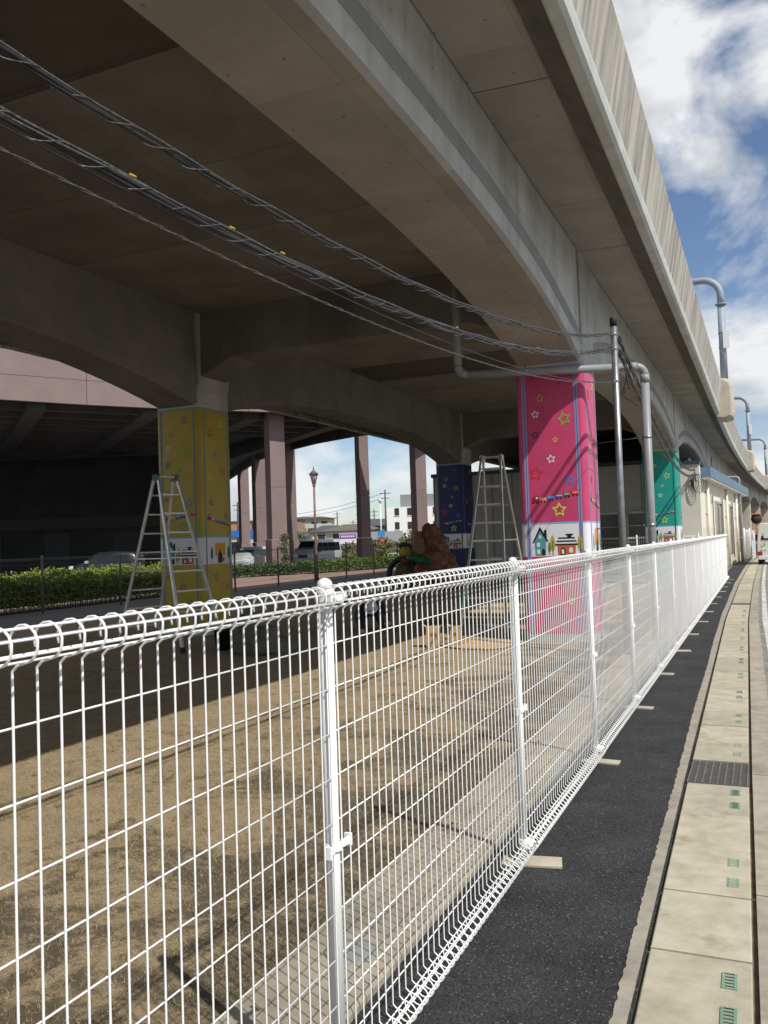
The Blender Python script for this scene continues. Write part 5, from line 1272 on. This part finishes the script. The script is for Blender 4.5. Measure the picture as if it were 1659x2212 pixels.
gl = sidewin(-1.6, -0.5, -0.5, -1.45, 1.0, 1.40, 0.84, 0.71) + sidewin(-0.42, 0.80, 0.42, -0.42, 1.0, 1.40, 0.84, 0.71)
gl += [[(1.13,-0.70,1.05),(1.13,0.70,1.05),(0.60,0.55,1.43),(0.60,-0.55,1.43)]]
cx, cy = polar(543, 52.5)
vehicle('silver_car', 'silver compact car parked beside the stout mauve ramp column', (cx, cy, 0), radians(-90), car_st, SILVER, (-1.15, 1.20), 0.29, gl, ex_car)
cx, cy = polar(230, 47.0)
vehicle('black_car', 'black car parked in the deep shade under the elevated ramp', (cx, cy, 0), radians(200), car_st, BLACKC, (-1.15, 1.20), 0.29, gl, ex_car)
# white kei van at the kerb, rear towards us
def ex_kei(t):
    MB().add([(-1.722,-0.56,1.12),(-1.722,0.56,1.12),(-1.655,0.50,1.66),(-1.655,-0.50,1.66)][::-1], [(0,1,2,3)]).build('rear_window', GLASSD, t, base=(0,0,0))
    MB().box(-1.735, -1.724, 0.20, 0.44, 1.2, 1.5).build('sticker', flat('sticker_white', (0.6,0.62,0.62)), t, base=(0,0,0))
    for s in (-1, 1):
        MB().bbox(-1.735, -1.66, s*0.62-0.09, s*0.62+0.09, 0.42, 0.60, 0.01).build('tail_lamp', LAMPR, t, base=(0,0,0))
        MB().bbox(1.0, 1.12, s*0.82-0.09, s*0.82+0.09, 1.05, 1.35, 0.02).build('mirror', BLACKP, t, base=(0,0,0))
    MB().bbox(-1.76, -1.66, -0.70, 0.70, 0.24, 0.40, 0.02).build('bumper', WHITEC, t, base=(0,0,0))
    MB().box(-1.742, -1.73, -0.17, 0.17, 0.52, 0.68).build('number_plate', flat('plate_yellow', (0.55,0.5,0.3)), t, base=(0,0,0))
    MB().box(-1.742, -1.73, -0.10, 0.10, 0.9, 1.0).build('handle', WHITEC, t, base=(0,0,0))
    # two-tone chevron driver's mark
    for s, c in ((-1, (0.06,0.40,0.10)), (1, (0.75,0.62,0.05))):
        y0, y1 = 0.46, 0.46+s*0.055
        MB().add([(-1.737,y0,0.80),(-1.737,y1,0.86),(-1.737,y1,1.02),(-1.737,y0,0.96)][::s], [(0,1,2,3)]).build('driver_mark', flat('mark_%d' % s, c), t, base=(0,0,0))
    for k in range(5): MB().box(-1.737, -1.73, 0.30+k*0.055, 0.335+k*0.055, 0.70, 0.76).build('lettering', flat('letter_grey', (0.8,0.8,0.8)), t, base=(0,0,0))
kei_st = [(-1.70,.28,1.05,1.84,.66,.70,.60),(-1.60,.22,1.05,1.90,.70,.735,.62),(0.4,.22,1.05,1.90,.70,.735,.62),(0.95,.22,1.05,1.82,.70,.735,.60),(1.45,.22,1.0,1.10,.70,.73,.68),(1.66,.28,.9,.94,.66,.70,.66)]
gl = sidewin(-1.5, -0.2, -0.2, -1.45, 1.10, 1.66, 0.738, 0.672) + sidewin(-0.1, 1.1, 0.85, -0.1, 1.10, 1.66, 0.738, 0.672)
vehicle('white_kei_van', 'small white van parked at the kerb seen from behind with driver mark', (0.50, 44.2, 0), radians(88), kei_st, WHITEC, (-1.15, 1.15), 0.27, gl, ex_kei)

# ------------------------------------------------------------------ lamp post by the hedge
lx, ly = polar(680, 38.5)
t = thing('lamp_post', 'slim reddish brown lamp post with conical lantern beside the hedge', 'lamp post', (lx, ly, 0))
MB().lathe([(0.085,0),(0.085,0.5),(0.062,0.6),(0.052,2.4),(0.045,4.22)], 14, (lx, ly, 0)).build('pole', BRONZE, t)
MB().lathe([(0.055,4.20),(0.07,4.24),(0.07,4.30)], 12, (lx, ly, 0)).build('collar', BRONZE, t)
MB().lathe([(0.06,4.30),(0.17,4.72),(0.17,4.75)], 12, (lx, ly, 0)).build('lantern_glass', LANT, t)
for k in range(8):
    a = 2*pi*k/8; MB().bar((lx+0.066*cos(a), ly+0.066*sin(a), 4.30), (lx+0.18*cos(a), ly+0.18*sin(a), 4.74), 0.014, 0.014).build('lantern_rib', BRONZE, t)
MB().lathe([(0.19,4.74),(0.235,4.77),(0.045,4.95),(0.022,5.06),(0.004,5.16)], 14, (lx, ly, 0)).build('lantern_roof', BRONZE, t)
# white hoop barriers
for k, px in enumerate((846, 857, 868, 879)):
    x, y = polar(px, 63.0); 
    o = MB().tube([(x-0.42,y,0),(x-0.42,y,0.62)]+[(x-0.30-0.12*cos(a), y, 0.62+0.12*sin(a)) for a in (0.5,1.0,1.57)]+[(x+0.30+0.12*cos(a), y, 0.62+0.12*sin(a)) for a in (1.57,1.0,0.5)]+[(x+0.42,y,0.62),(x+0.42,y,0)], 0.035, 8)
    o = o.build('hoop_barrier', WHITE, None, base=(x,y,0), loc=(x,y,0.0)); tag(o, 'white tubular hoop barrier in front of the weeds', 'barrier', 'row of white hoop barriers')

# ------------------------------------------------------------------ building under the viaduct
WALLG = mat('building_siding', (0.40,0.385,0.35), (0.33,0.32,0.29), 1.2, 0.85, 0.1, 20)
WALLW = mat('building_stucco', (0.72,0.69,0.60), (0.64,0.61,0.53), 2.0, 0.9, 0.5, 60)
CREAM = mat('cream_wall', (0.76,0.71,0.58), (0.70,0.65,0.53), 1.0, 0.85)
CREAM2 = mat('cream_dado', (0.68,0.62,0.49), (0.62,0.565,0.45), 1.0, 0.85)
BLUEE = mat('blue_fascia', (0.12,0.205,0.29), (0.09,0.16,0.235), 3, 0.5)
NAVYC = mat('roof_cap', (0.03,0.055,0.08), None, rough=0.5)
sb = thing('station_building', 'low cream building with blue eaves tucked under the viaduct', 'building', (-6, 32, 0))
MB().box(-12.0, -2.35, 32.0, 52.0, 0, 4.10).build('rear_block', WALLG, sb)
MB().box(-12.06, -2.30, 31.93, 52.0, 4.10, 4.24).build('roof_cap', NAVYC, sb)
for k in range(12): MB().box(-11.97+k*0.8, -11.95+k*0.8, 31.985, 31.9995, 0.05, 4.09).build('siding_joint', mat('joint_dark', (0.15,0.145,0.13), None, rough=0.9), sb)
# sliding glass door in the shaded end wall
for k in range(2):
    x0 = -5.55+k*1.05
    w_ = MB().box(x0, x0+1.0, 31.965, 31.99, 0.1, 2.35).build('window', GLASSB, sb)
    mb = MB(); 
    for a, b, c_, d_ in ((x0-0.03,x0+0.03,0.05,2.4),(x0+0.97,x0+1.03,0.05,2.4),(x0,x0+1.0,2.33,2.41)): mb.box(a, b, 31.95, 31.985, c_, d_)
    mb.build('frame', ALU2, w_)
# stucco end wall, next to the teal column
MB().box(-2.75, -1.93, 31.25, 31.9, 0, 3.93).build('end_wall', WALLW, sb)
MB().box(-2.80, -1.90, 31.20, 31.95, 3.93, 4.06).build('end_cap', NAVYC, sb)
# facade along the pavement, turned slightly towards the road
fa, fb = Vector((-1.95, 31.95, 0)), Vector((-1.02, 51.0, 0)); fv = (fb-fa).normalized(); fn = Vector((fv.y, -fv.x, 0))
def fbox(s0, s1, o0, o1, z0, z1, name, m_, par=sb):
    p = [fa+fv*s0+fn*o0, fa+fv*s1+fn*o0, fa+fv*s1+fn*o1, fa+fv*s0+fn*o1]
    return MB().add([(q.x,q.y,z0) for q in p]+[(q.x,q.y,z1) for q in p], [(0,1,2,3),(7,6,5,4),(4,5,1,0),(5,6,2,1),(6,7,3,2),(7,4,0,3)]).build(name, m_, par)
fbox(0, 19.0, -0.35, 0.0, 1.75, 3.62, 'facade', CREAM); fbox(0, 19.0, -0.352, 0.004, 0, 1.75, 'facade_dado', CREAM2)
fbox(-0.05, 19.2, -0.30, 0.33, 3.44, 3.50, 'eave_soffit', mat('eave_white', (0.70,0.68,0.62), None, rough=0.7))
fbox(-0.07, 9.4, -0.32, 0.36, 3.50, 3.86, 'eave_fascia', BLUEE); fbox(9.44, 19.2, -0.32, 0.36, 3.50, 3.86, 'eave_fascia', BLUEE)
for s_ in (1.3, 8.9, 14.0):
    p = fa+fv*s_+fn*0.09; dpp = MB().tube([(p.x,p.y,0),(p.x,p.y,3.44)], 0.06, 10).build('downpipe', mat('pipe_cream', (0.72,0.68,0.58), None, rough=0.5), sb)
    for z in (0.9, 2.2, 3.0): fbox(s_-0.10, s_+0.10, 0.005, 0.03, z, z+0.04, 'bracket', GRATE, dpp)
for s_ in (3.4, 7.3, 12.3):
    p = fa+fv*s_+fn*0.05; MB().tube([(p.x,p.y,0.3),(p.x,p.y,3.0),((p-fv*0.4).x,(p-fv*0.4).y,3.0),((p-fv*0.4).x,(p-fv*0.4).y,2.65)], 0.022, 6).build('conduit', mat('conduit_grey', (0.42,0.40,0.35), None, rough=0.5), sb)
for s_ in (4.6, 6.0, 10.8, 15.6):
    w_ = fbox(s_, s_+1.15, 0.006, 0.02, 0.5, 2.75, 'window', GLASSB); fbox(s_-0.07, s_, 0.006, 0.05, 0.45, 2.82, 'frame', ALU2, w_); fbox(s_+1.15, s_+1.22, 0.006, 0.05, 0.45, 2.82, 'frame', ALU2, w_); fbox(s_, s_+1.15, 0.021, 0.05, 2.72, 2.82, 'frame', ALU2, w_)
# roof rail at the far corner
rl = MB()
for k in range(5): rl.tube([(-11.9+0.28*k, 32.2, 4.24), (-11.9+0.28*k, 32.2, 5.05)], 0.018, 6)
rl.tube([(-11.9, 32.2, 5.05), (-10.78, 32.2, 5.05)], 0.02, 6); rl.build('roof_rail', GRATE, sb)
# second drain pipe, at the far end of the building
t = thing('drain_pipe', 'grey drain pipe with elbow at the far end of the cream building', 'drain pipe', (-1.02, 46.6, 0))
MB().tube([(-1.02,46.6,0),(-1.02,46.6,4.15),(-1.05,46.6,4.24),(-1.14,46.6,4.28),(-2.3,46.6,4.30),(-2.3,46.6,4.85),(-2.3,46.6,5.4)], 0.075, 12).build('riser', PVC, t)
for z in (1.2, 2.9): MB().tube([(-1.02,46.6,z),(-1.02,46.6,z+0.05)], 0.082, 12).build('pipe_clamp', GALV, t)

# gate fence beyond the end of the white fence
gf = thing('gate_fence', 'white mesh gate fence standing across the strip past the drain pipe', 'fence', (-0.9, 47.2, 0))
GP = far_panel2(1.5, WHITE, 22, 1.62)
q = link('mesh_panel', GP, gf); q.location = (-1.45, 0, 0); q.rotation_euler = (0,0,-pi/2); q['kind'] = 'stuff'
for dx in (-1.45, 0.0):
    p = link('post', BPOST.copy(), gf); p.data.materials[0] = WHITE; p.location = (dx, 0, 0); p.scale = (1.3,1.3,1.1)
GP2 = far_panel2(4.0, WHITE, 50, 1.62)
q = link('mesh_panel', GP2, gf); q.location = (0.0, 0.0, 0); q.rotation_euler = (0,0,-0.05); q['kind'] = 'stuff'
p = link('post', BPOST.copy(), gf); p.data.materials[0] = WHITE; p.location = (0.2, 4.0, 0); p.scale = (1.3,1.3,1.1)
o = MB().bbox(-0.62, -0.44, 52.0, 52.6, 0.0, 1.55, 0.02).box(-0.56, -0.5, 51.97, 52.0, 1.1, 1.4); o = o.build('meter_cabinet', WHITE, None, base=(-0.5,52.3,0), loc=(-0.5,52.3,0)); tag(o, 'white upright cabinet at the end of the gate fence', 'cabinet')

# traffic mirrors
ORANGE = flat('mirror_orange', (0.62,0.13,0.04))
def tmirror(x, y, z, lab, rz):
    t = thing('traffic_mirror', lab, 'mirror', (x, y, 0), rz, 'convex traffic mirrors', local=True)
    MB().tube([(0,0,0),(0,0,z+0.1)], 0.038, 10).build('pole', ORANGE, t)
    mb = MB(); mb.lathe([(0.29,0),(0.30,0.02),(0.26,0.07),(0.11,0.11),(0.02,0.12)], 24); mb.v = [(vx_, -0.06-vz_, vy2+z) for vx_, vy2, vz_ in mb.v]
    mb.build('back_shell', flat('mirror_back', (0.03,0.03,0.032)), t)
    MB().tube([(0.30*cos(a), -0.05, z+0.30*sin(a)) for a in np.arange(0, 2*pi, pi/12)], 0.022, 6, closed=True).build('rim', ORANGE, t)
    MB().bbox(-0.26, 0.26, -0.2, -0.05, z+0.26, z+0.32, 0.02).build('visor', ORANGE, t)
    return t
tmirror(-0.35, 56.0, 2.25, 'round orange rimmed traffic mirror above the small white van', 0.15)
tmirror(0.85, 61.0, 2.2, 'second orange rimmed traffic mirror farther along behind the first', 0.5)

# ------------------------------------------------------------------ the town beyond
def bld(name, lab, px, depth, w, dpt, h, wallm, wins, extra=None, roof=None, yaw=0.0, cat='building', group=None):
    x, y = polar(px, depth); t = thing(name, lab, cat, (x, y, 0), CAM_YAW*0.9+yaw, group, local=True)
    MB().box(-w/2, w/2, 0, dpt, 0, h).build('wall', wallm, t, base=(0,0,0))
    for x0, z0, ww, hh in wins:
        w_ = MB().box(x0, x0+ww, -0.05, -0.01, z0, z0+hh).build('window', GLASSB, t, base=(0,0,0))
        MB().box(x0-0.08, x0+ww+0.08, -0.14, -0.051, z0-0.12, z0-0.03).build('sill', wallm, w_, base=(0,0,0))
    if roof:
        rm, ov, rh = roof; r = MB()
        X0, X1, Y0, Y1 = -w/2-ov, w/2+ov, -ov, dpt+ov; ix = min(w, dpt)/2*0.85
        r.add([(X0,Y0,h),(X1,Y0,h),(X1,Y1,h),(X0,Y1,h),(X0+ix,(Y0+Y1)/2,h+rh),(X1-ix,(Y0+Y1)/2,h+rh)], [(0,1,5,4),(1,2,5),(2,3,4,5),(3,0,4),(3,2,1,0)]).build('roof', rm, t, base=(0,0,0))
    if extra: extra(t)
    return t
TW = flat('town_white', (0.78,0.77,0.73), 0.85); TG = flat('town_grey', (0.22,0.23,0.235), 0.8); TB = mat('town_brown', (0.36,0.22,0.14), (0.31,0.19,0.12), 0.5, 0.9)
TC = flat('town_cream', (0.52,0.46,0.34), 0.9); TR = flat('town_roof', (0.075,0.078,0.085), 0.8); TR2 = flat('town_roof_warm', (0.13,0.115,0.10), 0.8); TMINT = flat('balcony_mint', (0.42,0.52,0.46), 0.7)
def ex_white(t):
    MB().box(-3.2, 9.5, 1.5, 7.5, 8.4, 10.9).build('penthouse', TG, t, base=(0,0,0))
bld('office_building', 'white three storey office building with square dark windows beyond the ramp', 900, 168, 12.6, 9, 8.4, TW,
    [(-4.9+dx, z, 0.9, 1.45) for z in (0.9, 4.0, 7.1-0.35) for dx in (0.55, 3.05)]+[(3.2, z, 0.9, 1.45) for z in (0.9, 4.0, 6.75)]+[(5.1, z, 0.9, 1.45) for z in (4.0, 6.75)], ex_white)
def ex_apt(t):
    for z in (0.9, 3.5, 6.1):
        for k in range(2):
            b_ = MB().box(-6.2+k*6.4, -0.4+k*6.4, -1.3, -1.2, z, z+1.1).build('balcony', TMINT, t, base=(0,0,0))
            MB().box(-6.2+k*6.4, -0.4+k*6.4, -1.2, 0, z-0.15, z).build('floor', TC, b_, base=(0,0,0))
bld('apartment_block', 'cream apartment block with mint green balconies behind the silver van', 664, 235, 13, 9, 8.7, TC, [(x0, z, 1.6, 1.7) for z in (1.0, 3.6, 6.2) for x0 in (-5.4, -2.6, 1.0, 3.8)], ex_apt, (TR, 0.8, 0.7))
bld('apartment_block', 'long brown brick flats seen between the mauve columns', 545, 215, 24, 9, 8.0, TB, [(-11+3.6*k, z, 1.8, 1.3) for k in range(6) for z in (1.0, 3.6, 6.1)], None, (TR2, 0.4, 0.3))
bld('house', 'house with dark hipped roof right of the apartment block', 716, 190, 9, 8, 4.3, TC, [(-3.2, 2.6, 1.6, 1.1), (1.2, 2.6, 1.6, 1.1)], None, (TR, 0.7, 1.5), 0.2, 'house', 'houses beyond the ramp')
bld('house', 'house with warm grey roof beside the mauve column', 752, 175, 10, 8, 4.2, TC, [(-3.4, 2.4, 1.8, 1.2), (1.5, 2.4, 1.8, 1.2)], None, (TR2, 0.7, 1.4), -0.2, 'house', 'houses beyond the ramp')
bld('house', 'dark roofed house left of the white office building', 815, 185, 9, 8, 5.2, flat('house_dark', (0.16,0.16,0.165), 0.8), [(-2.6, 3.0, 1.5, 1.2), (1.4, 3.0, 1.5, 1.2)], None, (TR, 0.6, 1.6), 0.1, 'house', 'houses beyond the ramp')
bld('house', 'small cream house in front of the apartment block', 645, 205, 8, 7, 3.6, flat('house_cream', (0.60,0.55,0.44), 0.8), [(-2.4, 1.6, 1.3, 1.2), (0.8, 1.6, 1.6, 1.2)], None, (TR, 0.5, 1.2), 0.0, 'house', 'houses beyond the ramp')
bld('warehouse', 'low grey flat roofed shed left of the white office building', 800, 120, 9, 8, 3.1, flat('shed_grey', (0.30,0.31,0.32), 0.8), [(-5, 1.0, 1.6, 0.9)], None, None, 0.1)
bld('shop', 'low pale shop with blue fascia between the mauve columns', 545, 150, 12, 8, 4.4, flat('shop_pale', (0.50,0.50,0.48), 0.8), [(-4.5, 0.3, 3.4, 2.2), (0.8, 0.3, 3.4, 2.2)],
    lambda t: MB().box(-6.1, 6.1, -0.3, -0.02, 3.3, 4.5).build('fascia', flat('shop_blue', (0.03,0.14,0.42), 0.6), t, base=(0,0,0)))
bld('house', 'sunlit cream house glimpsed past the dark service building', 352, 150, 12, 8, 6.8, TC, [(-4.0, 1.2, 1.6, 1.3), (0.5, 1.2, 1.6, 1.3), (0.5, 4.0, 1.6, 1.3)], None, (TR2, 0.5, 1.0), 0.2, 'house', 'houses beyond the ramp')
bld('house', 'sunlit white house glimpsed at the far side of the ramp', 8, 165, 14, 8, 6.0, TW, [(-4.0, 1.2, 1.6, 1.3), (1.5, 1.2, 1.6, 1.3), (1.5, 3.8, 1.6, 1.3)], None, (TR, 0.5, 1.0), 0.3, 'house', 'houses beyond the ramp')
# purple and blue sign board
x, y = polar(750, 92); t = thing('sign_board', 'small roadside sign board with purple top and blue side panel', 'sign', (x, y, 0), CAM_YAW, None, local=True)
MB().box(-0.9, 0.9, -0.08, 0.08, 1.55, 2.6).build('panel', flat('sign_white', (0.68,0.70,0.74), 0.6), t); MB().box(-0.87, 0.87, -0.10, -0.081, 2.1, 2.57).build('purple_band', flat('sign_purple', (0.24,0.06,0.32), 0.6), t)
MB().box(-0.92, -0.4, -0.07, 0.09, 0.1, 1.55).build('blue_panel', flat('sign_blue', (0.05,0.16,0.55), 0.6), t)
for k in range(7): MB().box(-0.72+k*0.21, -0.58+k*0.21, -0.112, -0.101, 2.25, 2.43).build('lettering', flat('sign_letters', (0.75,0.7,0.78), 0.6), t)
MB().tube([(0.7,0,0),(0.7,0,1.56)], 0.05, 8).build('leg', GALV, t)
# round road signs on a pole
x, y = polar(822, 100); t = thing('road_sign', 'white pole with small blue and red road signs before the grey shed', 'sign', (x, y, 0), CAM_YAW, None, local=True)
MB().tube([(0,0,0),(0,0,6.2)], 0.07, 8).build('pole', WHITE, t); MB().lathe([(0.02,6.2),(0.22,6.3),(0.2,6.6),(0.05,6.7)], 10).build('lamp', LANT, t)
for z, r, c_ in ((2.55, 0.45, (0.04,0.25,0.5)), (1.75, 0.42, (0.5,0.04,0.05))):
    mb = MB(); mb.lathe([(r,0),(r,0.03)], 20); mb.v = [(a_, -0.09-c2, b_+z) for a_, b_, c2 in mb.v]; mb.build('sign_disc', flat('disc_%.2f' % z, c_, 0.5), t)
# utility poles
for k, (px, dep, h) in enumerate(((728, 210, 9.5), (776, 205, 9.0), (808, 195, 9.2), (833, 140, 10.2), (762, 240, 8.0), (513, 150, 9.5))):
    x, y = polar(px, dep); t = thing('utility_pole', ['utility pole above the dark hipped roof', 'utility pole beside the mauve column in the distance', 'thin utility pole above the grey shed', 'tall dark utility pole left of the white office building', 'short far utility pole with crossarms above the warm grey roof', 'far utility pole above the brown flats'][k], 'pole', (x, y, 0), CAM_YAW, 'distant utility poles', local=True)
    MB().lathe([(0.19,0),(0.12,h)], 8).build('shaft', flat('pole_dark', (0.09,0.085,0.08), 0.9), t); MB().bar((-0.9,0,h-0.6),(0.9,0,h-0.6),0.12,0.12).build('crossarm', flat('pole_dark', (0.09,0.085,0.08), 0.9), t)
    MB().bar((-0.7,0,h-1.4),(0.7,0,h-1.4),0.1,0.1).build('crossarm', flat('pole_dark', (0.09,0.085,0.08), 0.9), t)
ax, ay = polar(600, 205); bx2, by2 = polar(833, 140)
t = thing('power_line', 'thin overhead power line strung above the distant roofs', 'wire', (ax, ay, 0))
for z in (8.9, 8.1): MB().tube([Vector((ax,ay,z)).lerp(Vector((bx2,by2,z+0.8)), i/12)-Vector((0,0,3.2*(i/12)*(1-i/12))) for i in range(13)], 0.035, 4).build('strand', CABLE, t)
